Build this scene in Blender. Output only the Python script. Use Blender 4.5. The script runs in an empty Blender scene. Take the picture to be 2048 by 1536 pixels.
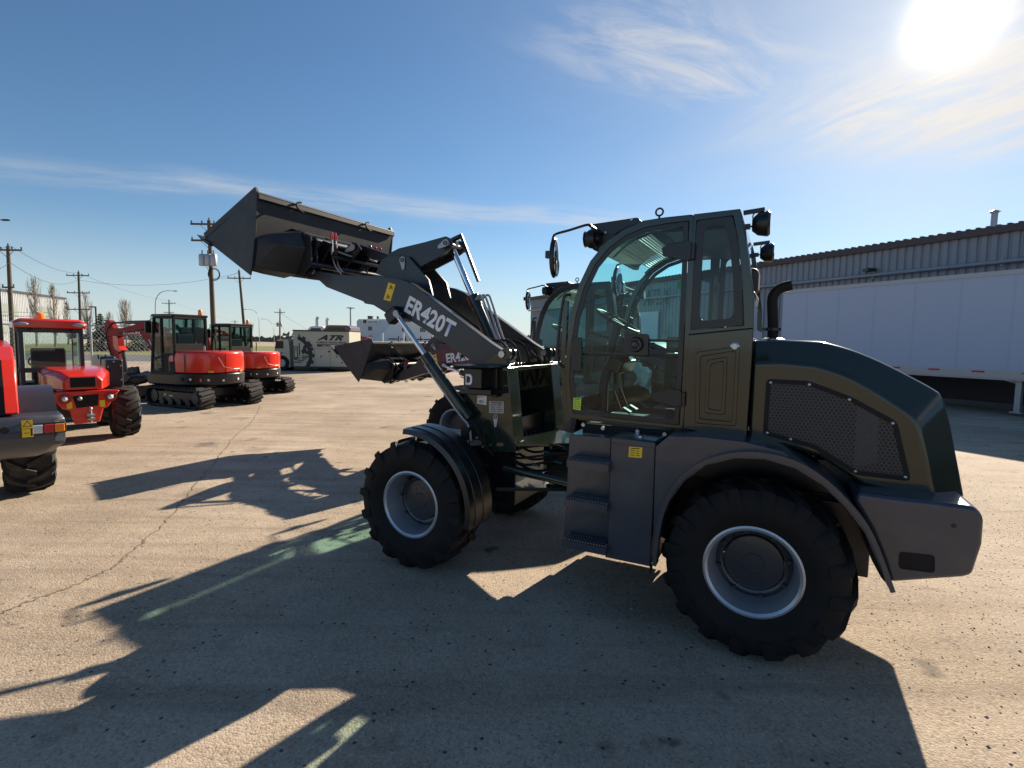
import bpy, bmesh, math, random
from mathutils import Vector, Matrix
random.seed(7)
R = math.radians
S = bpy.context.scene
COL = S.collection
# ------------------------------------------------------------ camera
FPX, PITCH, ROLL, CAMH = 1044.0, math.atan(86/1044.0), 0.0148, 1.875
cam_d = bpy.data.cameras.new('camera'); cam = bpy.data.objects.new('camera', cam_d); COL.objects.link(cam)
cam_d.sensor_width = 36; cam_d.lens = 36*FPX/2048; cam_d.clip_start = .05; cam_d.clip_end = 3000
cam.matrix_world = Matrix.Translation((0, 0, CAMH)) @ Matrix.Rotation(R(90)-PITCH, 4, 'X') @ Matrix.Rotation(ROLL, 4, 'Z')
S.camera = cam
# ------------------------------------------------------------ sun, sky, exposure
SUN_EL, SUN_AZ = R(26.4), R(37.3)          # azimuth clockwise from +Y
SUN = Vector((math.cos(SUN_EL)*math.sin(SUN_AZ), math.cos(SUN_EL)*math.cos(SUN_AZ), math.sin(SUN_EL)))
ld = bpy.data.lights.new('sun', 'SUN'); ld.energy = 5.0; ld.angle = R(.5); ld.color = (1, .87, .70)
sun = bpy.data.objects.new('sun', ld); COL.objects.link(sun); sun.rotation_euler = (-SUN).to_track_quat('-Z', 'Y').to_euler()
S.view_settings.view_transform = 'Standard'; S.view_settings.look = 'None'
S.view_settings.gamma = 1; S.view_settings.exposure = 1.02

def px_ray(px, py):
    x, y = px-1024, py-768; c, s = math.cos(ROLL), math.sin(ROLL)
    x, y = c*x+s*y, -s*x+c*y; a, b = x/FPX, -y/FPX
    return Vector((a, math.cos(PITCH)+b*math.sin(PITCH), -math.sin(PITCH)+b*math.cos(PITCH)))
CAM = Vector((0, 0, CAMH))
def gnd(px, py, z=0):                      # pixel -> point on the ground
    d = px_ray(px, py); return CAM+d*((z-CAMH)/d.z)
def at(px, py, Y):                         # pixel -> point at depth Y
    d = px_ray(px, py); return CAM+d*(Y/d.y)

W = bpy.data.worlds.new('World'); S.world = W; W.use_nodes = True
def world():
    nt = W.node_tree; N = nt.nodes; L = nt.links
    bg = N['Background']
    sky = N.new('ShaderNodeTexSky'); sky.sky_type = 'NISHITA'; sky.sun_disc = False
    sky.sun_elevation = SUN_EL; sky.sun_rotation = SUN_AZ; sky.air_density = 1.0; sky.dust_density = .15; sky.ozone_density = 2.0; sky.altitude = 300
    tc = N.new('ShaderNodeTexCoord')
    def m(op, a, b=None, c=None):
        n = N.new('ShaderNodeMath'); n.operation = op
        for i, v in enumerate((a, b, c)):
            if v is None: continue
            if isinstance(v, (int, float)): n.inputs[i].default_value = v
            else: L.new(v, n.inputs[i])
        return n.outputs[0]
    def vm(op, a, b):
        n = N.new('ShaderNodeVectorMath'); n.operation = op
        for i, v in enumerate((a, b)):
            if isinstance(v, (tuple, list, Vector)): n.inputs[i].default_value = v
            else: L.new(v, n.inputs[i])
        return n
    nd = vm('NORMALIZE', tc.outputs['Generated'], (0, 0, 0)).outputs[0]
    sep = N.new('ShaderNodeSeparateXYZ'); L.new(nd, sep.inputs[0])
    zz = m('MAXIMUM', sep.outputs[2], .03)
    u = m('DIVIDE', sep.outputs[0], zz); v = m('DIVIDE', sep.outputs[1], zz)
    def plane(px, py):
        d = px_ray(px, py); return d.x/d.z, d.y/d.z
    def line(p, q):                        # signed distance from / along a line in the cloud layer
        (x0, y0), (x1, y1) = plane(*p), plane(*q); l = math.hypot(x1-x0, y1-y0); tx, ty = (x1-x0)/l, (y1-y0)/l
        s_ = m('ADD', m('MULTIPLY', m('SUBTRACT', u, x0), tx), m('MULTIPLY', m('SUBTRACT', v, y0), ty))
        d_ = m('ADD', m('MULTIPLY', m('SUBTRACT', u, x0), -ty), m('MULTIPLY', m('SUBTRACT', v, y0), tx))
        return s_, d_, l
    def noise(x, y, z, sc, det=5, rough=.55, dist=0):
        cx = N.new('ShaderNodeCombineXYZ')
        for i, k in enumerate((x, y, z)):
            if isinstance(k, (int, float)): cx.inputs[i].default_value = k
            else: L.new(k, cx.inputs[i])
        n = N.new('ShaderNodeTexNoise'); n.inputs['Scale'].default_value = sc; n.inputs['Detail'].default_value = det
        n.inputs['Roughness'].default_value = rough; n.inputs['Distortion'].default_value = dist
        L.new(cx.outputs[0], n.inputs['Vector']); return n.outputs['Fac']
    def ramp(x, a, b, lo=0., hi=1.):
        n = N.new('ShaderNodeMapRange'); n.interpolation_type = 'SMOOTHSTEP'
        n.inputs[1].default_value = a; n.inputs[2].default_value = b; n.inputs[3].default_value = lo; n.inputs[4].default_value = hi
        L.new(x, n.inputs[0]); return n.outputs[0]
    # long streak across the left and middle
    s1, d1, l1 = line((0, 335), (1230, 442))
    wob = m('MULTIPLY', m('SUBTRACT', noise(s1, 0, 3.1, .55, 2), .5), 1.0)
    dd = m('ABSOLUTE', m('ADD', d1, wob))
    band = ramp(dd, .0, .50, 1, 0)
    nz = noise(m('MULTIPLY', s1, .8), m('MULTIPLY', d1, 2.2), 0, 1.6, 7, .62, .4)
    streak = m('MULTIPLY', band, ramp(nz, .26, .72))
    fade = ramp(s1, -.5*l1, .92*l1, .22, 1.0)
    tail = ramp(s1, .98*l1, 1.12*l1, 1, 0)
    streak = m('MULTIPLY', m('MULTIPLY', streak, fade), tail)
    # feathery cirrus near the sun
    s2, d2, l2 = line((1180, 40), (1560, 200))
    n2 = noise(m('MULTIPLY', s2, .8), m('MULTIPLY', d2, 2.6), 5, 1.8, 8, .66, .8)
    m2 = m('MULTIPLY', ramp(m('ABSOLUTE', d2), .05, .42, 1, 0), ramp(m('ABSOLUTE', m('SUBTRACT', s2, .45*l2)), .2*l2, .75*l2, 1, 0))
    c2 = m('MULTIPLY', m2, ramp(n2, .38, .74))
    s3, d3, l3 = line((1640, 300), (2048, 110))
    n3 = noise(m('MULTIPLY', s3, .7), m('MULTIPLY', d3, 2.2), 9, 1.5, 9, .68, 1.2)
    m3 = m('MULTIPLY', ramp(m('ABSOLUTE', m('ADD', d3, -.25)), .3, 1.15, 1, 0), ramp(s3, -.35, .5, 0, 1))
    c3 = m('MULTIPLY', m3, ramp(n3, .28, .74, .12, .95))
    # low clouds behind the building
    n4 = noise(m('MULTIPLY', u, .5), m('MULTIPLY', v, .5), 2, .9, 6, .6)
    s4, d4, l4 = line((1490, 560), (1760, 490))
    m4 = m('MULTIPLY', ramp(m('ABSOLUTE', d4), .2, 1.2, 1, 0), ramp(m('ABSOLUTE', m('SUBTRACT', s4, .2*l4)), .2, 2.4, 1, 0))
    c4 = m('MULTIPLY', m4, ramp(n4, .32, .62))
    ang0 = m('ARCCOSINE', m('MINIMUM', vm('DOT_PRODUCT', nd, tuple(px_ray(1908, 36).normalized())).outputs['Value'], .99999))
    nv = noise(m('MULTIPLY', s3, .5), m('MULTIPLY', d3, .9), 4, .8, 6, .6, .6)
    veil = m('MULTIPLY', m('EXPONENT', m('MULTIPLY', m('POWER', ang0, 1.5), -1/.20)), ramp(nv, .25, .75, .25, .62))
    cl = m('MINIMUM', m('ADD', veil, m('ADD', m('ADD', m('MULTIPLY', streak, .55), m('MULTIPLY', c2, .62)), m('ADD', m('MULTIPLY', c3, .85), m('MULTIPLY', c4, .8)))), 1)
    # glow round the sun
    dt = vm('DOT_PRODUCT', nd, tuple(px_ray(1908, 36).normalized())).outputs['Value']
    ang = m('ARCCOSINE', m('MINIMUM', dt, .99999))
    core = m('MULTIPLY', m('EXPONENT', m('MULTIPLY', m('POWER', m('DIVIDE', ang, .033), 2), -1.)), 30.)
    halo = m("MULTIPLY", m("EXPONENT", m("MULTIPLY", ang, -1/.060)), 1.8)
    wide = m("MULTIPLY", m("EXPONENT", m("MULTIPLY", ang, -1/.20)), .8)
    tot = m('ADD', m('ADD', core, halo), wide)
    glow = N.new('ShaderNodeMix'); glow.data_type = 'RGBA'; glow.blend_type = 'MULTIPLY'; glow.inputs[0].default_value = 1
    cmb = N.new('ShaderNodeCombineXYZ')
    for i in range(3): L.new(tot, cmb.inputs[i])
    L.new(cmb.outputs[0], glow.inputs[6]); glow.inputs[7].default_value = (1, .87, .62, 1)
    # colour grade of the sky
    grade = N.new('ShaderNodeMix'); grade.data_type = 'RGBA'; grade.blend_type = 'MULTIPLY'; grade.inputs[0].default_value = 1
    gm = N.new('ShaderNodeMix'); gm.data_type = 'RGBA'; L.new(ramp(sep.outputs[2], .0, .42), gm.inputs[0]); gm.inputs[6].default_value = (.86, 1.0, 1.10, 1); gm.inputs[7].default_value = (.76, .98, 1.11, 1)
    L.new(sky.outputs[0], grade.inputs[6]); L.new(gm.outputs[2], grade.inputs[7])
    ccol = N.new('ShaderNodeMix'); ccol.data_type = 'RGBA'; ccol.blend_type = 'MIX'
    hz = N.new('ShaderNodeMix'); hz.data_type = 'RGBA'; L.new(ramp(sep.outputs[2], .0, .20, .62, 0), hz.inputs[0]); L.new(grade.outputs[2], hz.inputs[6]); hz.inputs[7].default_value = (6.1, 6.8, 7.3, 1)
    L.new(cl, ccol.inputs[0]); L.new(hz.outputs[2], ccol.inputs[6])
    cb = m('ADD', 7.2, m('MULTIPLY', m('EXPONENT', m('MULTIPLY', ang, -1/.25)), 1.0))
    cc = N.new('ShaderNodeCombineXYZ'); L.new(cb, cc.inputs[0]); L.new(m('MULTIPLY', cb, .97), cc.inputs[1]); L.new(m('MULTIPLY', cb, .95), cc.inputs[2])
    L.new(cc.outputs[0], ccol.inputs[7])
    add = N.new('ShaderNodeMix'); add.data_type = 'RGBA'; add.blend_type = 'ADD'; add.inputs[0].default_value = 1
    L.new(ccol.outputs[2], add.inputs[6]); L.new(glow.outputs[2], add.inputs[7])
    L.new(add.outputs[2], bg.inputs[0]); bg.inputs[1].default_value = .052
world()

# ------------------------------------------------------------ materials
def new_mat(name):
    mt = bpy.data.materials.new(name); mt.use_nodes = True; return mt, mt.node_tree.nodes, mt.node_tree.links, mt.node_tree.nodes['Principled BSDF']
def c4(c): return (c[0], c[1], c[2], 1)
def paint(name, col, rough=.35, metal=0, var=.18, sc=4, coat=0, bump=0, bsc=40, spec=.5, emis=None, dirt=None, dsc=3):
    mt, N, L, p = new_mat(name)
    p.inputs['Roughness'].default_value = rough; p.inputs['Metallic'].default_value = metal
    p.inputs['Coat Weight'].default_value = coat; p.inputs['Coat Roughness'].default_value = .06
    p.inputs['Specular IOR Level'].default_value = spec
    tc = N.new('ShaderNodeTexCoord'); n = N.new('ShaderNodeTexNoise'); n.inputs['Scale'].default_value = sc; n.inputs['Detail'].default_value = 6
    n.inputs['Roughness'].default_value = .6
    L.new(tc.outputs['Object'], n.inputs['Vector'])
    mx = N.new('ShaderNodeMix'); mx.data_type = 'RGBA'; L.new(n.outputs['Fac'], mx.inputs[0])
    mx.inputs[6].default_value = c4([k*(1-var) for k in col]); mx.inputs[7].default_value = c4([min(1, k*(1+var)) for k in col])
    out = mx.outputs[2]
    if dirt:
        n2 = N.new('ShaderNodeTexNoise'); n2.inputs['Scale'].default_value = dsc; n2.inputs['Detail'].default_value = 8; n2.inputs['Roughness'].default_value = .7
        L.new(tc.outputs['Object'], n2.inputs['Vector'])
        mr = N.new('ShaderNodeMapRange'); mr.inputs[1].default_value = .5; mr.inputs[2].default_value = .75; mr.inputs[4].default_value = dirt[3]
        L.new(n2.outputs['Fac'], mr.inputs[0])
        m2 = N.new('ShaderNodeMix'); m2.data_type = 'RGBA'; L.new(mr.outputs[0], m2.inputs[0]); L.new(out, m2.inputs[6]); m2.inputs[7].default_value = c4(dirt)
        out = m2.outputs[2]
    L.new(out, p.inputs['Base Color'])
    mr = N.new('ShaderNodeMapRange'); mr.inputs[3].default_value = max(0.02, rough*.8); mr.inputs[4].default_value = min(1, rough*1.25)
    L.new(n.outputs['Fac'], mr.inputs[0]); L.new(mr.outputs[0], p.inputs['Roughness'])
    if bump:
        nb = N.new('ShaderNodeTexNoise'); nb.inputs['Scale'].default_value = bsc; nb.inputs['Detail'].default_value = 4
        L.new(tc.outputs['Object'], nb.inputs['Vector'])
        b = N.new('ShaderNodeBump'); b.inputs['Strength'].default_value = bump; b.inputs['Distance'].default_value = .01
        L.new(nb.outputs['Fac'], b.inputs['Height']); L.new(b.outputs[0], p.inputs['Normal'])
    if emis:
        p.inputs['Emission Color'].default_value = c4(col); p.inputs['Emission Strength'].default_value = emis
    return mt
def glassm(name, tint=(.62, .86, .80), refl=1.0, rough=.0, ior=1.45):
    mt, N, L, p = new_mat(name); N.remove(p); out = N['Material Output']
    t = N.new('ShaderNodeBsdfTransparent'); t.inputs[0].default_value = c4(tint)
    g = N.new('ShaderNodeBsdfGlossy'); g.inputs['Roughness'].default_value = rough; g.inputs[0].default_value = (refl, refl, refl, 1)
    f = N.new('ShaderNodeLayerWeight'); f.inputs[0].default_value = .5
    pw = N.new('ShaderNodeMath'); pw.operation = 'POWER'; L.new(f.outputs['Facing'], pw.inputs[0]); pw.inputs[1].default_value = 4.5
    ma = N.new('ShaderNodeMath'); ma.operation = 'MULTIPLY_ADD'; L.new(pw.outputs[0], ma.inputs[0]); ma.inputs[1].default_value = .9; ma.inputs[2].default_value = .035
    mx = N.new('ShaderNodeMixShader'); L.new(ma.outputs[0], mx.inputs[0]); L.new(t.outputs[0], mx.inputs[1]); L.new(g.outputs[0], mx.inputs[2])
    L.new(mx.outputs[0], out.inputs[0]); return mt
M = {}
M['olive'] = paint('olive_paint', (.016, .024, .016), .14, var=.08, coat=.5, spec=.4, dirt=(.08, .07, .055, .14), bump=.10, bsc=2.2)
M['grey'] = paint('dark_grey_paint', (.017, .022, .030), .33, var=.10, coat=.12, dirt=(.12, .10, .08, .15))
M['step'] = paint('slate_paint', (.038, .045, .062), .30, var=.12, coat=.3, dirt=(.16, .135, .11, .32))
M['bucket'] = paint('bucket_paint', (.017, .019, .023), .48, var=.15, dirt=(.10, .09, .075, .25))
M['black'] = paint('black_paint', (.010, .010, .012), .30, var=.2)
M['blackm'] = paint('matt_black', (.010, .010, .011), .6, var=.3, spec=.25)
M['rubber'] = paint('rubber', (.007, .007, .0075), .72, var=.25, bump=.25, bsc=60, spec=.3, dirt=(.06, .05, .04, .10), dsc=5)
M['tyredirty'] = paint('dusty_rubber', (.030, .029, .028), .8, var=.25, bump=.2, bsc=60, spec=.3, dirt=(.20, .17, .14, .30), dsc=5)
M['silver'] = paint('silver_rim', (.40, .44, .50), .34, metal=.6, var=.12, dirt=(.2, .18, .15, .25))
M['chrome'] = paint('chrome', (.80, .82, .85), .06, metal=1, var=.03)
M['steel'] = paint('bare_steel', (.45, .46, .48), .3, metal=.9, var=.15)
M['meshsteel'] = paint('dark_perforated_steel', (.045, .044, .052), .45, var=.1); M['radiator'] = paint('radiator_fins', (.075, .070, .068), .6, var=.2); M['hub'] = paint('hub_paint', (.026, .030, .038), .35, var=.15, coat=.2)
M['red'] = paint('red_paint', (.66, .028, .010), .25, var=.07, coat=.6)
M['redd'] = paint('dull_red_paint', (.30, .018, .014), .35, var=.12, coat=.3)
M['white'] = paint('white_paint', (.78, .78, .78), .4, var=.03)
M['whitelet'] = paint('white_lettering', (.82, .82, .84), .45, var=.02)
M['yellow'] = paint('yellow_sticker', (.85, .55, .02), .4, var=.03)
M['lime'] = paint('lime_sticker', (.55, .75, .05), .4, var=.03)
M['ink'] = paint('black_ink', (.01, .01, .01), .5, var=.02)
M['blue'] = paint('blue_ink', (.02, .06, .30), .5, var=.02)
M['tan'] = paint('plate_metal', (.42, .38, .34), .4, var=.04)
M['lens'] = paint('clear_lens', (.75, .78, .80), .08, metal=.3, var=.05, coat=1)
M['redlens'] = paint('red_lens', (.55, .02, .02), .12, var=.05, coat=1)
M['amber'] = paint('amber_lens', (.95, .25, .01), .15, var=.05, coat=1)
M['glass'] = glassm('green_glass', (.68, .97, .95), .7)
M['glassc'] = glassm('clear_glass', (.88, .93, .92), .9)
M['glassq'] = glassm('smoked_glass', (.58, .68, .70), .9); M['glassd'] = glassm('dark_glass', (.10, .12, .13), .9)
M['mirror'] = paint('mirror_glass', (.8, .82, .84), .03, metal=1, var=.01)
M['seat'] = paint('seat_vinyl', (.02, .02, .022), .55, var=.2)
M['plastic'] = paint('plastic_sheet', (.55, .62, .62), .2, var=.1)
M['concrete'] = paint('concrete', (.42, .38, .33), .85, var=.15, bump=.3, bsc=20)
M['wood'] = paint('weathered_wood', (.10, .075, .05), .85, var=.3, sc=8, bump=.4)
M['galv'] = paint('galvanised', (.38, .40, .42), .45, metal=.6, var=.1)

# ------------------------------------------------------------ mesh helpers
class B:
    def __init__(s): s.v = []; s.f = []
    def add(s, v, f):
        o = len(s.v); s.v += [tuple(p) for p in v]; s.f += [tuple(i+o for i in q) for q in f]; return s
    def box(s, c, d, rot=None):
        h = [k/2 for k in d]; vs = [Vector((x*h[0], y*h[1], z*h[2])) for x in (-1, 1) for y in (-1, 1) for z in (-1, 1)]
        if rot is not None: vs = [rot @ q for q in vs]
        return s.add([q+Vector(c) for q in vs], [(0, 1, 3, 2), (4, 6, 7, 5), (0, 4, 5, 1), (2, 3, 7, 6), (0, 2, 6, 4), (1, 5, 7, 3)])
    def loft(s, loops, caps=True, closed=True):
        n = len(loops[0]); vs = [p for lp in loops for p in lp]; fs = []
        for a in range(len(loops)-1):
            for i in range(n if closed else n-1):
                j = (i+1) % n; fs.append((a*n+i, a*n+j, (a+1)*n+j, (a+1)*n+i))
        if caps: fs.append(tuple(range(n))); k = (len(loops)-1)*n; fs.append(tuple(k+i for i in reversed(range(n))))
        return s.add(vs, fs)
    def prism(s, pts, vec):                # pts 3D loop extruded along vec
        v = Vector(vec); return s.loft([[Vector(p) for p in pts], [Vector(p)+v for p in pts]])
    def xz(s, pts, y0, y1):                # (x,z) outline between two y planes
        return s.loft([[(x, y0, z) for x, z in pts], [(x, y1, z) for x, z in pts]])
    def ring(s, outer, inner, y0, y1):     # frame plate: (x,z) loops of equal count
        n = len(outer); vs = [(x, y0, z) for x, z in outer]+[(x, y0, z) for x, z in inner]+[(x, y1, z) for x, z in outer]+[(x, y1, z) for x, z in inner]; fs = []
        for i in range(n):
            j = (i+1) % n
            fs += [(i, j, n+j, n+i), (2*n+i, 3*n+i, 3*n+j, 2*n+j), (i, 2*n+i, 2*n+j, j), (n+i, n+j, 3*n+j, 3*n+i)]
        return s.add(vs, fs)
    def tube(s, path, r, n=10, close=False):
        path = [Vector(p) for p in path]; loops = []; prev = None
        for i, p in enumerate(path):
            a = path[i-1] if i or close else p; b = path[(i+1) % len(path)] if i < len(path)-1 or close else p
            t = (b-a).normalized()
            if prev is None:
                u = t.cross(Vector((0, 0, 1)));
                if u.length < .1: u = t.cross(Vector((1, 0, 0)))
            else: u = prev-t*prev.dot(t)
            u.normalize(); prev = u; w = t.cross(u); rr = r[i] if isinstance(r, (list, tuple)) else r
            loops.append([p+(u*math.cos(2*math.pi*k/n)+w*math.sin(2*math.pi*k/n))*rr for k in range(n)])
        if close: loops.append(loops[0])
        return s.loft(loops, caps=not close)
    def bar(s, a, b, w, h, up=(0, 0, 1)):
        a, b = Vector(a), Vector(b); t = (b-a).normalized(); u = Vector(up); v = t.cross(u).normalized(); u = v.cross(t)
        q = [v*w/2+u*h/2, -v*w/2+u*h/2, -v*w/2-u*h/2, v*w/2-u*h/2]
        return s.loft([[a+k for k in q], [b+k for k in q]])
    def lathe(s, prof, c=(0, 0, 0), ax='y', n=40, close=False):
        c = Vector(c); loops = []
        for k in range(n):
            t = 2*math.pi*k/n; ct, st = math.cos(t), math.sin(t); lp = []
            for r, h in prof:
                if ax == 'y': lp.append(c+Vector((r*ct, h, r*st)))
                elif ax == 'z': lp.append(c+Vector((r*ct, r*st, h)))
                else: lp.append(c+Vector((h, r*ct, r*st)))
            loops.append(lp)
        m_ = len(prof); vs = [p for lp in loops for p in lp]; fs = []
        for k in range(n):
            k2 = (k+1) % n
            for i in range(m_ if close else m_-1):
                j = (i+1) % m_; fs.append((k*m_+i, k*m_+j, k2*m_+j, k2*m_+i))
        return s.add(vs, fs)
    def sphere(s, c, r, sx=1, sy=1, sz=1, n=16, m=8):
        prof = [(r*math.sin(math.pi*i/m)+1e-5, -r*math.cos(math.pi*i/m)) for i in range(m+1)]
        o = len(s.v); s.lathe(prof, (0, 0, 0), 'z', n)
        s.v[o:] = [(c[0]+p[0]*sx, c[1]+p[1]*sy, c[2]+p[2]*sz) for p in s.v[o:]]; return s
    def build(s, name, mat, parent=None, bevel=0, smooth=False, seg=2, ang=32):
        me = bpy.data.meshes.new(name); me.from_pydata([tuple(p) for p in s.v], [], s.f)
        bm = bmesh.new(); bm.from_mesh(me); bmesh.ops.recalc_face_normals(bm, faces=bm.faces); bm.to_mesh(me); bm.free()
        me.materials.append(M[mat] if isinstance(mat, str) else mat)
        o = bpy.data.objects.new(name, me); COL.objects.link(o); o.parent = parent
        if smooth or bevel:
            me.shade_smooth()
            if bevel:
                b = o.modifiers.new('bevel', 'BEVEL'); b.width = bevel; b.segments = seg; b.limit_method = 'ANGLE'; b.angle_limit = R(ang); b.harden_normals = True
            else:
                me.set_sharp_from_angle(angle=R(ang))
        return o
def tag(o, label=None, cat=None, group=None, kind=None):
    for k, v in (('label', label), ('category', cat), ('group', group), ('kind', kind)):
        if v: o[k] = v
    return o
def empty(name, loc, rz=0):
    o = bpy.data.objects.new(name, None); COL.objects.link(o); o.location = loc; o.rotation_euler = (0, 0, rz); o.empty_display_size = .3
    return o
def copy_tree(o, parent=None):
    c = o.copy(); COL.objects.link(c); c.parent = parent
    for ch in [k for k in bpy.data.objects if k.parent == o]: copy_tree(ch, c)
    return c
def inset(pts, d):                         # polygon offset inwards
    n = len(pts); area = sum(pts[i][0]*pts[(i+1) % n][1]-pts[(i+1) % n][0]*pts[i][1] for i in range(n)); sg = 1 if area > 0 else -1; out = []
    for i in range(n):
        p0, p1, p2 = Vector(pts[i-1]), Vector(pts[i]), Vector(pts[(i+1) % n])
        a = (p1-p0).normalized(); b = (p2-p1).normalized(); na = Vector((-a.y, a.x))*sg; nb = Vector((-b.y, b.x))*sg
        k = (na+nb); q = k.length_squared
        out.append(tuple(p1+k*(2*d/q if q > .35 else d)))
    return out
def text(s, mat, parent, origin, xd, yd, size, name='lettering', bold=0, depth=.002, align='LEFT', shear=0, width=None):
    cu = bpy.data.curves.new('t', 'FONT'); cu.body = s; cu.size = 1; cu.align_x = align; cu.offset = bold; cu.shear = shear; cu.resolution_u = 3
    o = bpy.data.objects.new('t', cu); me = bpy.data.meshes.new_from_object(o); bpy.data.objects.remove(o); bpy.data.curves.remove(cu)
    xd, yd = Vector(xd).normalized(), Vector(yd).normalized(); nz = xd.cross(yd).normalized(); og = Vector(origin)
    sx = size
    if width:
        w = max(v.co.x for v in me.vertices)-min(v.co.x for v in me.vertices); sx = width/w
    for v in me.vertices: c = v.co.copy(); v.co = og+xd*c.x*sx+yd*c.y*size+nz*depth
    me.name = name; me.materials.clear(); me.materials.append(M[mat]); ob = bpy.data.objects.new(name, me); COL.objects.link(ob); ob.parent = parent
    return ob

# frame of a machine: local x forward, y to its left, z up
class Frame:
    def __init__(s, ox, oy, deg):          # deg: heading angle anticlockwise from -X ... heading = (-cos, sin)
        t = R(deg); s.h = Vector((-math.cos(t), math.sin(t), 0)); s.l = Vector((-math.sin(t), -math.cos(t), 0)); s.o = Vector((ox, oy, 0)); s.rz = math.atan2(s.h.y, s.h.x)
    def s2(s, px, py, y):                  # pixel -> (x,z) on the vertical plane y
        d = px_ray(px, py); t = (y-(CAM-s.o).dot(s.l))/d.dot(s.l); P = CAM+d*t-s.o; return (P.dot(s.h), P.z)
    def s3(s, px, py, y): x, z = s.s2(px, py, y); return Vector((x, y, z))
    def f3(s, px, py, x):                  # pixel -> point on the vertical plane x
        d = px_ray(px, py); t = (x-(CAM-s.o).dot(s.h))/d.dot(s.h); P = CAM+d*t-s.o; return Vector((x, P.dot(s.l), P.z))
    def poly(s, pts, y): return [s.s2(a, b, y) for a, b in pts]

# ------------------------------------------------------------ wheels
def tyre_mesh(Ro, w, rim, lugs=18, lug_h=.030, lw=.058, ang=.30):
    k = w/2; Rb = Ro-lug_h; b = B()
    b.lathe([(rim, -k*.78), (rim+.03, -k*.86), (rim+(Rb-rim)*.35, -k*1.02), (rim+(Rb-rim)*.62, -k*1.04), (Rb-.045, -k*.97), (Rb-.012, -k*.86), (Rb, -k*.5), (Rb+.006, 0),
             (Rb, k*.5), (Rb-.012, k*.86), (Rb-.045, k*.97), (rim+(Rb-rim)*.62, k*1.04), (rim+(Rb-rim)*.35, k*1.02), (rim+.03, k*.86), (rim, k*.78)], n=60, close=False)
    for sd in (1, -1):
        for i in range(lugs):
            t0 = 2*math.pi*(i+(.5 if sd < 0 else 0))/lugs; secs = []
            for q, (y, dr, da, ww) in enumerate([(-.04, 0, 0, .9), (k*.35, 0, ang*.38, .95), (k*.78, -.006, ang*.82, 1.1), (k*1.0, -.03, ang, 1.25), (k*1.075, -.085, ang*1.04, 1.0)]):
                ro = Ro+dr; ri = Rb-.03+dr*.9; t = t0+da; hw = lw*ww/2
                ex = .8
                secs.append([(math.cos(t+s_*hw*e/ro)*r_, y*sd, math.sin(t+s_*hw*e/ro)*r_) for s_, r_, e in ((-1, ro, ex), (1, ro, ex), (1, ri, 1.3), (-1, ri, 1.3))])
            b.loft(secs)
    return b
def rim_mesh(r, k):                        # k: flange position (outer side +)
    b = B(); b.lathe([(r, k), (r+.004, k-.012), (r-.006, k-.02), (r-.02, k-.018), (r-.024, k-.035), (r-.035, k-.06), (r-.038, k-.10), (r-.045, k-.17), (r-.045, -k+.02), (r, -k),
                      (r-.02, -k), (r-.06, -k+.03), (r-.058, k-.17), (r-.05, k-.11), (r-.044, k-.06), (r-.034, k-.03), (r-.028, k-.006), (r-.012, k+.004)], n=64, close=True); return b
def wheel(parent, x, y, z, sd, Ro=.5375, w=.40, rr=.2775, rot=0, tmat='rubber', rmat='silver', hmat='hub', lugs=16, hubr=.172, lh=.030, lw=.058):
    """sd=+1: outer face towards +y"""
    t = empty('wheel', (0, 0, 0)); t.parent = parent
    tyre_mesh(Ro, w, rr-.012, lugs, lh, lw).build('tyre', tmat, t, smooth=True, ang=40)
    rm = rim_mesh(rr, .165*w/.4).build('rim', rmat, t, smooth=True, ang=40)
    k = .165*w/.4
    d = B(); d.lathe([(rr-.05, k-.175), (hubr+.02, k-.160), (hubr+.005, k-.165), (hubr+.005, k-.2), (rr-.05, k-.2)], n=48, close=True)
    for i in range(8):
        a = 2*math.pi*i/8+.3; d.lathe([(1e-4, k-.138), (.011, k-.138), (.012, k-.165)], (math.cos(a)*(rr-.078), 0, math.sin(a)*(rr-.078)), n=8)
    do = d.build('wheel_disc', 'hub' if hmat != 'hub' else 'hub', t, smooth=True)
    h = B(); h.lathe([(1e-4, k-.14), (.058, k-.141), (.064, k-.146), (hubr-.03, k-.149), (hubr-.006, k-.152), (hubr, k-.160), (hubr, k-.3), (1e-4, k-.3)], n=48)
    for i in range(10):
        a = 2*math.pi*i/10; h.lathe([(1e-4, k-.144), (.008, k-.145), (.009, k-.153)], (math.cos(a)*.10, 0, math.sin(a)*.10), n=6)
    ho = h.build('hub', hmat, t, smooth=True)
    vb = B(); vb.tube([(.0, k-.10, rr-.075), (.0, k-.06, rr-.06), (.005, k-.02, rr-.065)], .006, 6); vb.build('valve', 'black', t)
    t.location = (x, y, z); t.rotation_euler = (0, rot, 0) if sd > 0 else (0, rot, math.pi)
    return t

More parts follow.
